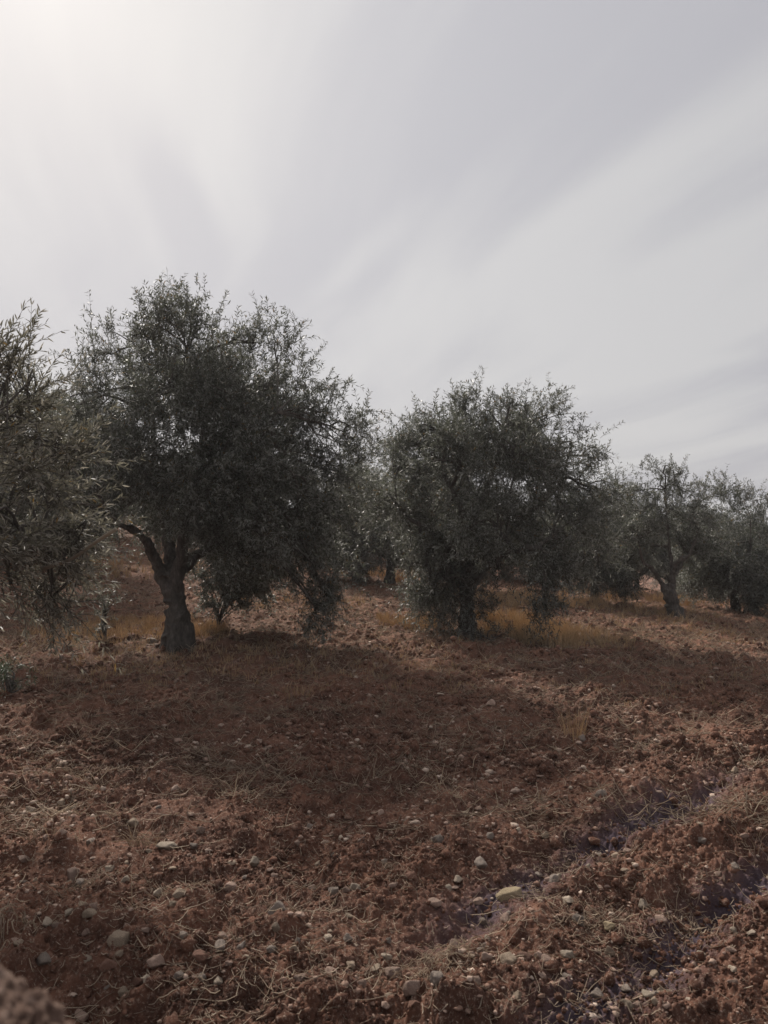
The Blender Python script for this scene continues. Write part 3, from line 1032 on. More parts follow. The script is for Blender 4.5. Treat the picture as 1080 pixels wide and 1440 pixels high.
x, y, z = ground_at(306, 895)
y += .4; x = x * (y) / (y - .4); z = float(H(x, y)[0])
shrub('dark leafy sapling standing just behind the thick leaning trunk', 'sapling', 'olive_sapling', (x, y, z),
      [(.12, 0, .50, .36, .28, .24), (.5, .1, .58, .3, .25, .2), (-.05, .05, .80, .25, .2, .15), (.3, 0, .85, .4, .25, .15), (.75, .1, .75, .25, .2, .2)], 41, M_LEAF, (.06, .020), [(0, 0, -.03)], spacing=.13, shoot=.26, n_shoot=8, pairs=9)
x, y, z = ground_at(146, 905)
shrub('dark upright sapling between the near foliage and the thick trunk', 'sapling', 'olive_sapling', (x, y, z),
      [(0, 0, .32, .10, .10, .26), (.03, 0, .55, .14, .12, .12)], 42, M_LEAF, (.055, .014), [(0, 0, -.03), (.02, 0, -.03)], spacing=.1, shoot=.2)
x, y, z = ground_at(12, 982)
shrub('low bright green weed at the left edge below the near foliage', 'weed', 'green_weed', (x, y, z),
      [(0, 0, .12, .2, .16, .14), (-.1, .1, .2, .16, .16, .12)], 43, M_GREEN, (.06, .008), [(0, 0, -.03)], spacing=.11, shoot=.2, n_shoot=4)
x, y, z = ground_at(668, 905)
shrub('low dark green suckers round the foot of the middle trunk', 'shrub', 'sucker_clump', (x, y, z),
      [(-.15, .1, .08, .3, .2, .12), (.25, .1, .08, .3, .2, .1)], 44, M_LEAF, (.05, .013), [(0, 0, -.03), (.2, 0, -.03)], spacing=.13, shoot=.18)

# ------------------------------------------------------------------ stones
def stone_mesh(seed, flat, angular):
    """an icosphere cut by planes and worn"""
    import bmesh
    bm = bmesh.new()
    bmesh.ops.create_icosphere(bm, subdivisions=4, radius=1.0)
    co = np.array([v.co[:] for v in bm.verts])
    rg = np.random.default_rng(seed)
    d = unit(co)
    r = np.ones(len(d)) * 1.2
    for _ in range(13):
        nrm_ = unit(rg.normal(size=3))
        off = rg.uniform(.55, .95)
        c = d @ nrm_
        cut = np.where(c > .05, off / np.maximum(c, .05), 9)
        k = 45 if angular else 18
        r = -np.log(np.exp(-k * r) + np.exp(-k * cut)) / k
    r *= 1 + .10 * perlin3(d * 1.8 + seed) + .05 * perlin3(d * 5 + seed) + .025 * perlin3(d * 13)
    co = d * r[:, None] * np.array([1.0, rg.uniform(.7, .9), flat])
    for v, c in zip(bm.verts, co):
        v.co = c
    for f in bm.faces:
        f.smooth = True
    me = bpy.data.meshes.new('stone')
    bm.to_mesh(me); bm.free()
    return me


STONE_SHAPES = [stone_mesh(100 + i, fl, an) for i, (fl, an) in enumerate([(.75, False), (.6, True), (.8, True), (.5, True), (.9, False), (.65, False), (.4, True), (.7, True)])]
_smesh = {}


def stone(px_or_xy, size, mat, shape, label, group, seed, pixel=True, aspect=1.0, sunk=.30):
    rg = np.random.default_rng(seed)
    if pixel:
        x, y, z = ground_at(*px_or_xy)
        s = .5 * px_size(size, y)
    else:
        x, y = px_or_xy
        z = float(H(x, y)[0]); s = size
    key = (shape, mat)
    if key not in _smesh:
        me = STONE_SHAPES[shape].copy(); me.materials.append(STONE[mat]); me.name = 'stone'
        _smesh[key] = me
    o = link('stone', _smesh[key])
    # the height of the soil over the stone's footprint, so that it beds in
    hz = H(x + s * .6 * np.array([-1, 1, 0, 0, 0]), y + s * .6 * np.array([0, 0, -1, 1, 0]))
    z = .5 * float(hz.mean()) + .5 * float(hz.max())
    flat = STONE_SHAPES[shape].dimensions[2] if False else .7
    o.scale = (s, s, s * aspect)
    o.location = (x, y, z + s * flat * aspect * (.5 - sunk))
    o.rotation_euler = (rg.normal(0, .22), rg.normal(0, .22), rg.uniform(0, 6.28))
    tag(o, label, 'stone', group)
    return o


SG = 'larger stones on the ploughed soil'
NAMED = [
    (237, 1201, 31, 'cream', 1, .7, 'flat pale angular stone on a straw-strewn hump, left foreground'),
    (165, 1348, 34, 'tan', 4, .95, 'round tan stone like an egg, largest at lower left'),
    (127, 1299, 26, 'tan', 5, .8, 'smooth oblong tan stone above the pink pointed one, lower left'),
    (122, 1321, 14, 'pink', 2, .9, 'small pointed pink stone just under an oblong tan one'),
    (61, 1375, 26, 'grey', 0, .9, 'brown round stone half buried beside the blurred earth lump'),
    (392, 1304, 28, 'grey', 2, 1.0, 'pale-topped grey block over a dark hollow, bottom centre-left'),
    (388, 1327, 15, 'tan', 5, 1.1, 'small upright oval stone just below the pale-topped grey block'),
    (381, 1346, 17, 'grey', 7, 1.0, 'grey knobbly stone below the small upright oval one'),
    (417, 1333, 15, 'grey', 0, .8, 'bluish grey stone in the dark hollow, bottom centre-left'),
    (217, 1386, 25, 'pink', 4, 1.0, 'rounded pinkish stone touching a flatter red one, bottom left'),
    (194, 1390, 19, 'red', 0, .7, 'flat reddish stone touching a taller pinkish one, bottom left'),
    (205, 1425, 14, 'cream', 5, .9, 'cream upright pebble near the bottom edge, left part'),
    (712, 1259, 38, 'yellow', 1, .75, 'largest yellowish stone, on the lip of the left furrow'),
    (675, 1221, 25, 'grey', 0, .85, 'plain grey rounded stone up-left of the largest yellowish one'),
    (778, 1245, 21, 'grey', 5, .8, 'longer of two touching pale stones in the left furrow'),
    (785, 1236, 15, 'cream', 5, .7, 'shorter of two touching pale stones in the left furrow'),
    (858, 1303, 18, 'yellow', 7, 1.0, 'bright ochre yellow stone between the two furrows'),
    (903, 1269, 17, 'cream', 2, 1.0, 'cream pointed stone with a dark shadow, between the furrows'),
    (929, 1298, 20, 'pink', 7, .8, 'pink lumpy stone right of the ochre yellow one'),
    (986, 1345, 19, 'cream', 5, .7, 'cream stone on the right lip of the lower furrow'),
    (918, 1345, 17, 'tan', 1, .8, 'tan slab on the left bank of the lower furrow'),
    (1033, 1223, 22, 'grey', 0, .8, 'grey broad stone far up the lower furrow at right'),
    (1010, 1226, 16, 'pink', 5, .7, 'pinkish stone touching a broad grey one at right'),
    (1032, 1318, 13, 'cream', 5, .8, 'small round cream stone alone on bare soil at right'),
    (579, 1425, 28, 'pink', 2, 1.0, 'peaked pinkish stone at the bottom edge under curled straw'),
    (616, 1422, 22, 'grey', 4, 1.0, 'tall lumpy stone beside the peaked one at the bottom edge'),
    (583, 1438, 22, 'red', 0, .7, 'reddish stone cut by the bottom edge of the frame'),
    (714, 1374, 29, 'tan', 4, .8, 'biggest tan stone of the cluster at bottom centre-right'),
    (736, 1371, 25, 'red', 7, .8, 'reddish stone leaning on the biggest tan one of the cluster'),
    (771, 1386, 24, 'pink', 7, .9, 'blocky pinkish stone right of the stone cluster'),
    (757, 1358, 17, 'pink', 0, .9, 'round pink stone above the cluster, bottom centre-right'),
    (683, 1385, 16, 'pink', 5, .9, 'tilted pink stone left of the stone cluster'),
    (670, 1420, 17, 'pink', 4, 1.0, 'pink stone alone below the cluster near the bottom edge'),
    (799, 1398, 17, 'grey', 3, .8, 'grey slab right of the blocky pinkish stone'),
    (640, 1323, 28, 'pink', 6, .8, 'long thin pinkish sliver lying aslant, bottom centre'),
    (686, 1327, 12, 'cream', 3, .8, 'small cream flake right of the pinkish sliver'),
    (600, 1366, 16, 'red', 7, .8, 'rusty angular stone above the curled straw'),
    (880, 1388, 20, 'grey', 5, .8, 'smooth violet grey stone in the lower furrow'),
    (841, 1418, 22, 'grey', 7, .9, 'pale grey rough stone at the bottom end of the lower furrow'),
    (1029, 1357, 20, 'pink', 5, .7, 'broad pinkish stone low on the right edge side'),
    (970, 1414, 15, 'cream', 0, .9, 'pinkish cream pebble at bottom right corner'),
    (1031, 1380, 15, 'cream', 3, .7, 'pale flake under the broad pinkish stone at right'),
    (1029, 1403, 17, 'pink', 1, .7, 'flat pink stone in the bottom right corner'),
    (529, 1183, 14, 'tan', 0, .9, 'lone tan round stone in the middle of the shaded soil'),
    (488, 1336, 17, 'grey', 2, .9, 'grey cube-like stone where brown soil meets redder soil'),
    (303, 1243, 38, 'red', 6, .9, 'wide red-brown slab tilted in the soil, centre-left'),
    (117, 1267, 16, 'tan', 3, .8, 'tan leaning flake above the oblong tan stone'),
    (34, 1219, 18, 'pink', 5, .8, 'pinkish stone near the left edge, beside a tiny one'),
    (491, 1293, 17, 'tan', 5, .7, 'tan low stone right of centre bottom, above the cube-like one'),
    (423, 1400, 20, 'pink', 7, .8, 'pale crumbly stone in the redder soil at bottom centre'),
    (415, 1420, 12, 'cream', 0, .8, 'small cream pebble just below the pale crumbly stone'),
    (467, 1393, 22, 'pink', 6, .9, 'low pinkish flat stone at bottom centre in redder soil'),
    (313, 1337, 18, 'pink', 5, 1.0, 'pinkish upright stone beside the blackish twig at bottom left'),
    (308, 1360, 24, 'grey', 1, .7, 'greyish flat stone with a straw across it, bottom left'),
    (345, 1381, 15, 'tan', 0, .8, 'small round tan stone right of the greyish flat one'),
    (361, 1379, 12, 'grey', 7, .9, 'tiny bluish stone right of the small round tan one'),
    (249, 1313, 14, 'cream', 5, .8, 'cream egg-shaped pebble among straw, lower left'),
    (617, 1198, 18, 'grey', 4, .9, 'rounded grey stone left of centre-right, in the shaded soil'),
    (846, 1143, 18, 'grey', 2, .8, 'grey stone on the furrow crest right of centre'),
    (908, 1113, 14, 'pink', 5, .8, 'pink stone at the far end of the left furrow'),
    (1002, 1129, 15, 'tan', 0, .8, 'tan stone up the slope near the right edge'),
    (620, 978, 18, 'cream', 6, .8, 'pale flat stone in the sunlit strip behind the shade'),
    (692, 1005, 16, 'pink', 2, .8, 'pinkish stone at the edge of the sunlit strip'),
    (215, 905, 24, 'grey', 3, .7, 'grey broken slab at the foot of the thick trunk'),
]
for i, (px, py, sz, mt, sh, asp, lab) in enumerate(NAMED):
    stone((px, py), sz, mt, sh, lab, SG, 500 + i, aspect=asp, sunk=.10)

rs = np.random.default_rng(77)
named_xy = np.array([ground_at(n[0], n[1])[:2] for n in NAMED])
SMALL = ('small stone no bigger than a walnut, loose in the soil', 'walnut-sized stones strewn over the soil')
kinds = ['pink', 'tan', 'cream', 'grey', 'pink', 'tan', 'red']
count = 0
while count < 235:
    px = rs.uniform(-20, 1100); py = 1010 + 430 * rs.random() ** .8
    if px < 110 and py > 1370:
        continue
    if px < 500 and py < 1150 and rs.random() < .5:
        continue
    x, y, _ = ground_at(px, py)
    s = rs.choice([.012, .016, .020, .025, .031], p=[.3, .3, .22, .13, .05]) * (1 + .05 * y)
    if np.min(np.hypot(named_xy[:, 0] - x, named_xy[:, 1] - y)) < s + .05:
        continue
    stone((x, y), s, kinds[rs.integers(7)], int(rs.integers(8)), SMALL[0], SMALL[1], 900 + count, pixel=False, aspect=rs.uniform(.75, 1.1), sunk=rs.uniform(.0, .3))
    count += 1


def scatter_points(n, rg, y0=1.7, y1=16, power=1.0, keep=None):
    """random ground points, denser close by"""
    ys = y0 * (y1 / y0) ** (rg.random(n) ** power)
    xs = rg.uniform(-.75, .75, n) * (ys + .8)
    if keep is not None:
        k = rg.random(n) < keep(xs, ys)
        xs, ys = xs[k], ys[k]
    return xs, ys


# the grit and smaller pebbles, past counting
def build_pebbles():
    rg = np.random.default_rng(5)
    kp = lambda x, y: (.40 + 1.1 * perlin2(x * .8 + 2, y * .8)).clip(.08, 1)
    xs, ys = scatter_points(17000, rg, keep=kp)
    s = .0045 + .011 * rg.random(len(xs)) ** 2.2
    x2, y2 = scatter_points(15000, rg, y0=4, y1=17, keep=kp)
    xs = np.concatenate([xs, x2]); ys = np.concatenate([ys, y2])
    s = np.concatenate([s, .007 + .016 * rg.random(len(x2)) ** 1.8])
    n = len(xs)
    s *= 1 + .07 * ys
    import bmesh
    bm = bmesh.new(); bmesh.ops.create_icosphere(bm, subdivisions=2, radius=1)
    base = np.array([v.co[:] for v in bm.verts]); tri = np.array([[v.index for v in f.verts] for f in bm.faces]); bm.free()
    z = H(xs, ys)
    shp = [base * (1 + .55 * perlin3(base * 1.5 + k * 5.3) + .34 * perlin3(base * 3.4 + k * 2.1))[:, None] * np.array([1, .75, .55]) for k in range(24)]
    V = np.stack([shp[k] for k in rg.integers(0, 24, n)])
    V = V * s[:, None, None] * rg.uniform(.55, 1.15, (n, 1, 3))
    a = rg.uniform(0, 6.28, n); c, sn = np.cos(a)[:, None], np.sin(a)[:, None]
    V = np.stack([V[..., 0] * c - V[..., 1] * sn, V[..., 0] * sn + V[..., 1] * c, V[..., 2]], -1)
    V += np.stack([xs, ys, z + s * .2], 1)[:, None]
    Fq = (np.arange(n) * len(base))[:, None, None] + tri[None]
    me = mesh_from('pebbles', V.reshape(-1, 3), [Fq.reshape(-1, 3)], M_PEBBLE, False, col=np.repeat(rg.random(n), len(base)))
    tag(link('pebbles', me), 'grit and tiny pebbles all over the soil', None, None, 'stuff')


def pebble_material():
    m, nt, b, out = new_mat('pebble')
    L = nt.links.new
    set_bsdf(b, .9, .15)
    at = nd(nt, 'ShaderNodeAttribute', attribute_name='tint')
    r = ramp_node(nt, [(0, (.14, .08, .058)), (.25, (.22, .14, .105)), (.5, (.27, .185, .145)), (.8, (.34, .25, .20)), (1, (.44, .35, .285))])
    L(at.outputs['Fac'], r.inputs['Fac'])
    tc = nd(nt, 'ShaderNodeTexCoord')
    n = nd(nt, 'ShaderNodeTexNoise', in_Scale=70.0, in_Detail=5.0)
    L(tc.outputs['Object'], n.inputs['Vector'])
    hs = nd(nt, 'ShaderNodeHueSaturation')
    mr = nd(nt, 'ShaderNodeMapRange', in_1=.3, in_2=.7, in_3=.7, in_4=1.25)
    L(n.outputs['Fac'], mr.inputs[0]); L(mr.outputs[0], hs.inputs['Value']); L(r.outputs['Color'], hs.inputs['Color'])
    L(hs.outputs[0], b.inputs['Base Color'])
    return m


M_PEBBLE = pebble_material()
build_pebbles()


def build_crumbs():
    """loose crumbs and small clods turned up by the plough"""
    import bmesh
    rg = np.random.default_rng(6)
    VV, FF, off = [], [], 0
    for sub, n0, lo, hi, pw, y1, y0 in ((2, 7000, .010, .027, 2.5, 14, 1.7), (1, 120000, .003, .010, 1.6, 8, 1.7), (1, 22000, .012, .034, 2.0, 18, 5)):
        xs, ys = scatter_points(n0, rg, y0=y0, y1=y1, keep=lambda x, y: (.45 + 1.0 * perlin2(x * 1.2 + 40, y * 1.2 + 3)).clip(.1, 1))
        n = len(xs)
        s = lo + (hi - lo) * rg.random(n) ** pw
        s *= 1 + .03 * ys
        bm = bmesh.new(); bmesh.ops.create_icosphere(bm, subdivisions=sub, radius=1)
        base = np.array([v.co[:] for v in bm.verts]); tri = np.array([[v.index for v in f.verts] for f in bm.faces]); bm.free()
        shp = [base * (1 + .5 * perlin3(base * 1.3 + k * 5.3) + .45 * perlin3(base * 3.1 + k))[:, None] for k in range(24)]
        V = np.stack([shp[k] for k in rg.integers(0, 24, n)])
        V = V * s[:, None, None] * rg.uniform(.6, 1.2, (n, 1, 3))
        a = rg.uniform(0, 6.28, n); c, sn = np.cos(a)[:, None], np.sin(a)[:, None]
        V = np.stack([V[..., 0] * c - V[..., 1] * sn, V[..., 0] * sn + V[..., 1] * c, V[..., 2]], -1)
        V += np.stack([xs, ys, H(xs, ys) + s * .25], 1)[:, None]
        f = (np.arange(n) * len(base))[:, None, None] + tri[None] + off
        VV.append(V.reshape(-1, 3)); FF.append(f.reshape(-1, 3)); off += n * len(base)
    V = np.vstack(VV)
    me = mesh_from('soil_crumbs', V, [np.vstack(FF)], M_SOIL, False, col=np.zeros(len(V)))
    tag(link('soil_crumbs', me), 'loose crumbs and small clods of red soil', None, None, 'stuff')


build_crumbs()


# ------------------------------------------------------------------ straw and dry grass
def strand_mesh(name, xs, ys, rg, length, width, lift, curl, mat, z=None, tint=None, K=5, upright=0.0):
    n = len(xs)
    a = rg.uniform(0, 6.28, n)
    L = length(n)
    d = np.stack([np.cos(a), np.sin(a), np.zeros(n)], 1)
    side = np.stack([-np.sin(a), np.cos(a), np.zeros(n)], 1)
    t = np.linspace(-.5, .5, K)[None, :, None]
    c1 = rg.normal(0, curl, (n, 1, 1)); c2 = rg.normal(0, curl, (n, 1, 1))
    P = d[:, None] * t * L[:, None, None] + side[:, None] * (c1 * (t * t - .1) * 2 + c2 * t * t * t * 4) * L[:, None, None]
    P[..., 0] += xs[:, None]; P[..., 1] += ys[:, None]
    # lie on the lumps: smoothed soil height under the strand plus a bow
    Z = H(P[..., 0].ravel(), P[..., 1].ravel()).reshape(n, K)
    zc = np.maximum(Z, Z.mean(1, keepdims=True))
    zc = (zc + np.roll(zc, 1, 1) + np.roll(zc, -1, 1)) / 3
    tilt = rg.normal(0, lift, (n, 1)) * t[None, 0, :, 0] * 2 * L[:, None]
    P[..., 2] = np.maximum(zc + .004 + rg.random((n, 1)) * .012, Z + .002) + np.abs(tilt) + upright * 0
    w = width(n)
    Rr = w[:, None] * np.array([.6, 1, .8, .9, .5])[None, :K]
    V, Q = tubes(P, Rr, 3)
    T = np.repeat(rg.random(n) if tint is None else tint, K * 3)
    return mesh_from(name, V, [Q], mat, False, col=T)


def straw_keep(x, y):
    n = perlin2(x * 1.1 + 21, y * 1.1) * .7 + perlin2(x * 3.1, y * 3.1 + 9) * .5
    return (.22 + .95 * n + .25 * smooth(4, 9, y) + .12 * smooth(.2, -1.0, x)).clip(.03, 1)


rg = np.random.default_rng(15)
xs, ys = scatter_points(38000, rg, y1=13, keep=straw_keep)
me = strand_mesh('straw_litter', xs, ys, rg, lambda n: .02 + .14 * rg.random(n) ** 2.3, lambda n: rg.uniform(.0008, .0020, n), .16, .13, M_STRAW)
x2, y2 = scatter_points(40000, rg, y0=4, y1=18, keep=straw_keep)
me2 = strand_mesh('straw_litter', x2, y2, rg, lambda n: .05 + .20 * rg.random(n) ** 2.0, lambda n: rg.uniform(.0014, .0032, n), .22, .13, M_STRAW)
tag(link('field_straw', me2), 'longer dry stalks lying over the shaded field', None, None, 'stuff')
x3, y3 = scatter_points(60000, rg, y1=16, keep=lambda x, y: (.35 + .8 * perlin2(x * 1.6 + 3, y * 1.6 + 40)).clip(.06, 1) * (.5 + .8 * smooth(3, 7, y)))
me3 = strand_mesh('chaff_chips', x3, y3, rg, lambda n: (.008 + .045 * rg.random(n) ** 2) * (1 + .04 * y3), lambda n: rg.uniform(.0008, .0020, n) * (1 + .05 * y3), .3, .08, M_CHIP, K=3)
tag(link('chaff_chips', me3), 'short pale bits of broken straw on the soil', None, None, 'stuff')
tag(link('straw_litter', me), 'broken dry straw and roots littering the soil', None, None, 'stuff')
xs, ys = scatter_points(60000, rg, y0=8, y1=34, keep=lambda x, y: chaff_mask(x, y))
me = strand_mesh('straw_litter', xs, ys, rg, lambda n: .06 + .22 * rg.random(n) ** 2, lambda n: rg.uniform(.002, .005, n), .3, .2, M_STRAW)
tag(link('chaff', me), 'dry chaff on the ground between the trees', None, None, 'stuff')


def blades(cx, cy, n, rad, height, rg, width=.0016, lean=.35):
    r = rad * np.sqrt(rg.random(n)); a = rg.uniform(0, 6.28, n)
    x = cx + r * np.cos(a); y = cy + r * np.sin(a)
    z = H(x, y) - .01
    h = height * rg.uniform(.4, 1.2, n)
    dirn = np.stack([np.cos(a), np.sin(a)], 1) * rg.uniform(0, lean, (n, 1)) + rg.normal(0, lean * .6, (n, 2))
    t = np.linspace(0, 1, 5)[None, :]
    P = np.stack([x[:, None] + dirn[:, :1] * h[:, None] * (t ** 1.7), y[:, None] + dirn[:, 1:] * h[:, None] * (t ** 1.7),
                  z[:, None] + h[:, None] * (t - .25 * t * t * np.linalg.norm(dirn, axis=1)[:, None])], -1)
    Rr = width * rg.uniform(.6, 1.4, (n, 1)) * np.array([1, 1, .85, .6, .3])[None]
    V, Q = tubes(P, Rr, 3)
    return V, Q, np.repeat(np.clip(rg.normal(.5, .25, n), 0, 1), 15)


def grass_field(patches, seed, label):
    rg = np.random.default_rng(seed)
    VV, QQ, TT, off = [], [], [], 0
    for px, py, rx, n, h in patches:
        x0, y0, _ = ground_at(px, py)
        m = px_size(rx, y0) * 1.5
        for _ in range(max(1, n // 10)):
            a = rg.uniform(0, 6.28); r = rg.random() ** .5
            V, Q, T = blades(x0 + m * r * math.cos(a), y0 + m * 1.3 * r * math.sin(a), 14, .07, h, rg, width=.0012 + .00015 * y0)
            VV.append(V); QQ.append(Q + off); TT.append(T); off += len(V)
    me = mesh_from('dry_grass', np.vstack(VV), [np.vstack(QQ)], M_GRASS, False, col=np.concatenate(TT))
    tag(link('dry_grass', me), label, None, None, 'stuff')


grass_field([(760, 895, 60, 1500, .22), (720, 880, 40, 700, .25), (575, 878, 32, 700, .16), (285, 893, 22, 500, .16), (210, 890, 60, 900, .15), (130, 890, 60, 900, .14),
             (505, 805, 30, 500, .22), (540, 812, 30, 500, .2), (780, 850, 50, 900, .25), (880, 842, 60, 1200, .22), (900, 860, 70, 900, .16), (1020, 850, 60, 900, .16),
             (700, 845, 60, 900, .25), (180, 800, 60, 700, .25), (310, 800, 50, 500, .25), (420, 850, 60, 500, .14), (250, 925, 90, 900, .09), (960, 885, 80, 700, .1), (810, 905, 50, 700, .16),
             (100, 950, 110, 600, .08), (420, 945, 80, 500, .08), (560, 935, 90, 600, .08), (900, 950, 120, 500, .07)], 61, 'dry yellow grass left standing round the trees')


def dry_plant(px, py, n, rad, h, seed, label, name='dry_weed', cat='dry weed', mat=None, lean=.3, width=.0014, group=None):
    rg = np.random.default_rng(seed)
    x, y, z = ground_at(px, py)
    V, Q, T = blades(x, y, n, rad, h, rg, width=width, lean=lean)
    V = V - np.array([x, y, z])
    o = link(name, mesh_from(name, V, [Q], mat or M_STRAW, False, col=T), None, (x, y, z))
    tag(o, label, cat, group)


dry_plant(808, 1046, 60, .09, .24, 71, 'upright dry grass tuft standing in the open soil, right of centre', 'grass_tuft', 'grass tuft', M_GRASS, .25)
dry_plant(555, 1010, 26, .12, .2, 72, 'sparse dry stalks at the edge of the sunlit strip', lean=.2)
dry_plant(900, 1035, 22, .1, .2, 73, 'few thin dry stalks on the right, beyond the furrows', lean=.25)
dry_plant(200, 1196, 46, .07, .14, 74, 'spiky dry tuft just left of a flat pale stone', 'grass_tuft', 'grass tuft', lean=.7)
dry_plant(60, 1196, 50, .1, .10, 75, 'flattened straw tuft near the left edge', 'grass_tuft', 'grass tuft', lean=1.0)
dry_plant(420, 985, 40, .12, .17, 76, 'dry tuft in the tree shade, centre-left', 'grass_tuft', 'grass tuft', M_GRASS, .5)
dry_plant(190, 1262, 4, .03, .17, 77, 'single bent dry stem standing in the soil, lower left', lean=.4, width=.0018)
dry_plant(650, 1110, 16, .12, .17, 78, 'thin dry stems in the middle of the shaded soil', lean=.35)
dry_plant(880, 1205, 26, .06, .12, 79, 'pale splayed straw tuft beside the left furrow', 'grass_tuft', 'grass tuft', lean=.9)
dry_plant(1050, 1185, 44, .12, .12, 80, 'pale tangled straw tuft at the right edge', 'grass_tuft', 'grass tuft', lean=1.0)
dry_plant(335, 1355, 8, .04, .12, 81, 'forked blackish twig sprouting by the pinkish upright stone', 'dry_twig', 'twig', lean=.6, width=.0018)
dry_plant(765, 885, 40, .1, .34, 82, 'leaning dry weed stalks in front of the middle tree', mat=M_GRASS, lean=.3, width=.003)


def tangle(px, py, n, rad, seed, label, thick=.0012, h=.05):
    rg = np.random.default_rng(seed)
    x, y, z = ground_at(px, py)
    K = 12
    c = np.stack([rg.normal(0, rad, n), rg.normal(0, rad * .8, n), np.abs(rg.normal(0, h * .4, n))], 1)
    L = rg.uniform(.05, .17, n)
    a = rg.uniform(0, 6.28, n); tw = rg.normal(0, 1.3, n)
    t = np.linspace(0, 1, K)
    ang = a[:, None] + tw[:, None] * t[None] + .5 * np.sin(t[None] * 7 + a[:, None])
    el = .35 * np.sin(a[:, None] * 3 + t[None] * 5) + rg.normal(0, .15, (n, 1))
    st = np.stack([np.cos(ang) * np.cos(el), np.sin(ang) * np.cos(el), np.sin(el)], -1) * (L / K)[:, None, None]
    P = c[:, None] + np.cumsum(st, 1)
    gz = H((x + P[..., 0]).ravel(), (y + P[..., 1]).ravel()).reshape(n, K)
    P[..., 2] = np.maximum(P[..., 2] + gz - z, gz - z + .003)
    V, Q = tubes(P, thick * rg.uniform(.5, 1.3, (n, 1)) * np.linspace(1, .6, K)[None], 4)
    o = link('straw_tuft', mesh_from('straw_tuft', V, [Q], M_STRAW, True, col=np.repeat(np.clip(rg.normal(.6, .25, n), 0, 1), K * 4)), None, (x, y, z))
    if rad >= .07:
        tag(o, label, None, None, 'stuff'); o.name = 'straw_mat'
    else:
        tag(o, label, 'straw tuft')


tangle(583, 1385, 75, .09, 91, 'largest tangle of curled pale straw, at the bottom centre')
tangle(640, 1365, 40, .05, 92, 'smaller straw tangle right of the largest one')
tangle(115, 1243, 40, .05, 93, 'ball of curled grey straw, lower left')
tangle(15, 1313, 40, .10, 94, 'straw heap with a thick pale stalk at the left edge', .002)
tangle(870, 1318, 45, .10, 95, 'straw strewn beside the ochre yellow stone')
tangle(822, 1288, 35, .07, 96, 'loose straw on the crest between the furrows')
tangle(985, 1290, 40, .08, 97, 'whitish straw in the upper part of the lower furrow')
tangle(430, 1090, 60, .16, 98, 'brown straw mat in the shade near the centre', .0018)
tangle(105, 1105, 90, .22, 99, 'long band of straw on the left furrow ridge', .002)
tangle(560, 1255, 30, .06, 100, 'frayed straw wisp left of the largest yellowish stone')
tangle(800, 1210, 40, .1, 101, 'straw lying across the left furrow')


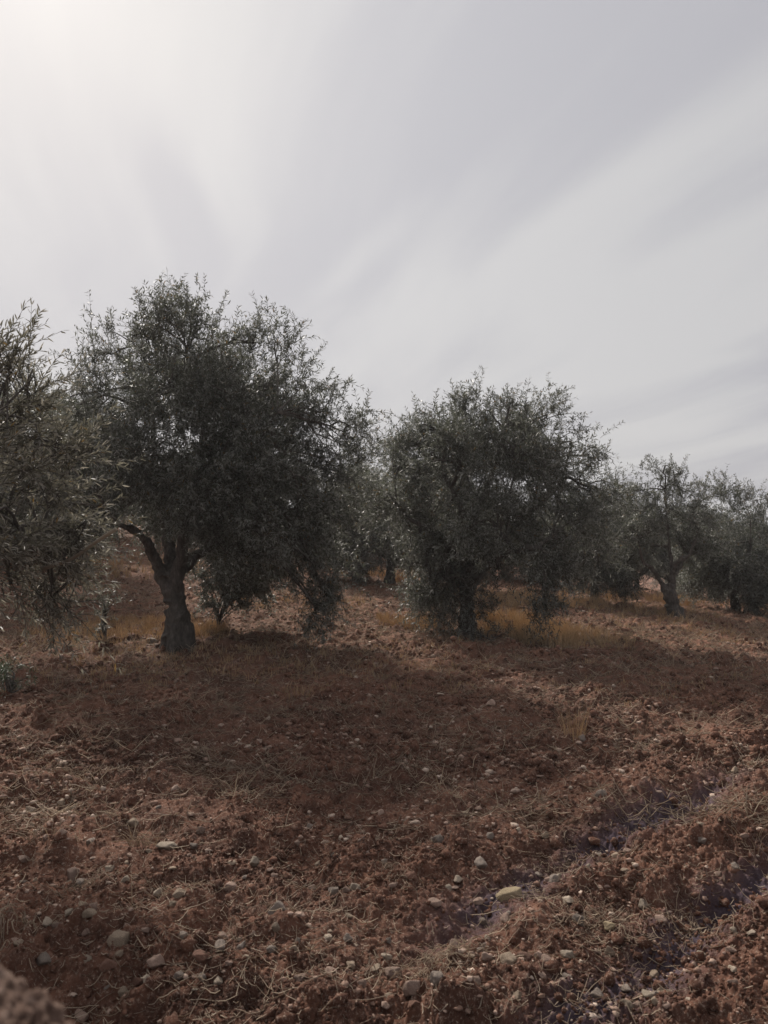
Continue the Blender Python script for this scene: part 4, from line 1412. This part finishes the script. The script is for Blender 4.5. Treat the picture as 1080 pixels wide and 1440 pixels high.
# ------------------------------------------------------------------ the lump of earth close to the lens
def earth_mound():
    import bmesh
    bm = bmesh.new()
    bmesh.ops.create_icosphere(bm, subdivisions=7, radius=1)
    co = np.array([v.co[:] for v in bm.verts])
    d = unit(co)
    x0, y0 = -.247, .42
    z0 = float(H(x0, y0)[0])
    top = CAM_H + ray(40, 1406)[1] * .42 - z0
    P = d.copy()
    prof = np.where(d[:, 2] > 0, 1.0, 1.0)
    r = np.array([.125, .13, 1.0])
    P = d * r
    P[:, 2] = np.where(d[:, 2] > 0, top - .25 + .25 * np.sign(d[:, 2]) * np.abs(d[:, 2]) ** .8, (top - .25) + (top - .15) * d[:, 2])
    grow = 1 + .55 * np.clip(-d[:, 2], 0, 1) ** .6
    q = P * 1.0
    P[:, 0] *= grow; P[:, 1] *= grow
    n = .012 * perlin3(q * 11 + 3) + .008 * perlin3(q * 30) - .010 * np.abs(perlin3(q * 60 + 9)) + .006 * perlin3(q * 110) + .004 * perlin3(q * 230)
    P += d * n[:, None]
    for v, c in zip(bm.verts, P):
        v.co = c
    for f in bm.faces:
        f.smooth = True
    me = bpy.data.meshes.new('earth_mound'); bm.to_mesh(me); bm.free()
    me.materials.append(M_SOIL_DRY)
    o = link('earth_mound', me, None, (x0, y0, z0))
    tag(o, 'blurred crumbly brown lump of earth at the bottom left corner', 'earth mound')


def dry_soil():
    m, nt, b, out = new_mat('dry_earth')
    L = nt.links.new
    set_bsdf(b, .95, .1)
    tc = nd(nt, 'ShaderNodeTexCoord')
    n = nd(nt, 'ShaderNodeTexNoise', in_Scale=60.0, in_Detail=8.0, in_Roughness=.75)
    L(tc.outputs['Object'], n.inputs['Vector'])
    r = ramp_node(nt, [(.38, (.06, .038, .03)), (.5, (.14, .09, .07)), (.62, (.30, .22, .18))])
    L(n.outputs['Fac'], r.inputs['Fac']); L(r.outputs['Color'], b.inputs['Base Color'])
    bp = nd(nt, 'ShaderNodeBump', in_Strength=.8, in_Distance=.01)
    L(n.outputs['Fac'], bp.inputs['Height']); L(bp.outputs[0], b.inputs['Normal'])
    return m


M_SOIL_DRY = dry_soil()
earth_mound()



# ------------------------------------------------------------------ thin volume added to lift the darks of the trees
def added_haze():
    x0, x1, y0, y1, z0, z1 = -90, 90, -30, 110, -8, 16
    V = np.array([(x, y, z) for z in (z0, z1) for y in (y0, y1) for x in (x0, x1)], float)
    Fq = np.array([(0, 2, 3, 1), (4, 5, 7, 6), (0, 1, 5, 4), (2, 6, 7, 3), (0, 4, 6, 2), (1, 3, 7, 5)])
    m = bpy.data.materials.new('added_haze'); m.use_nodes = True
    nt = m.node_tree; nt.nodes.clear()
    out = nd(nt, 'ShaderNodeOutputMaterial')
    v = nd(nt, 'ShaderNodeVolumePrincipled')
    v.inputs['Color'].default_value = (.92, .92, .94, 1)
    v.inputs['Density'].default_value = 0.0009
    v.inputs['Anisotropy'].default_value = 0.3
    nt.links.new(v.outputs[0], out.inputs['Volume'])
    tag(link('added_haze', mesh_from('added_haze', V, [Fq], m)), 'thin veil added to lift the dark trees', None, None, 'stuff')


added_haze()
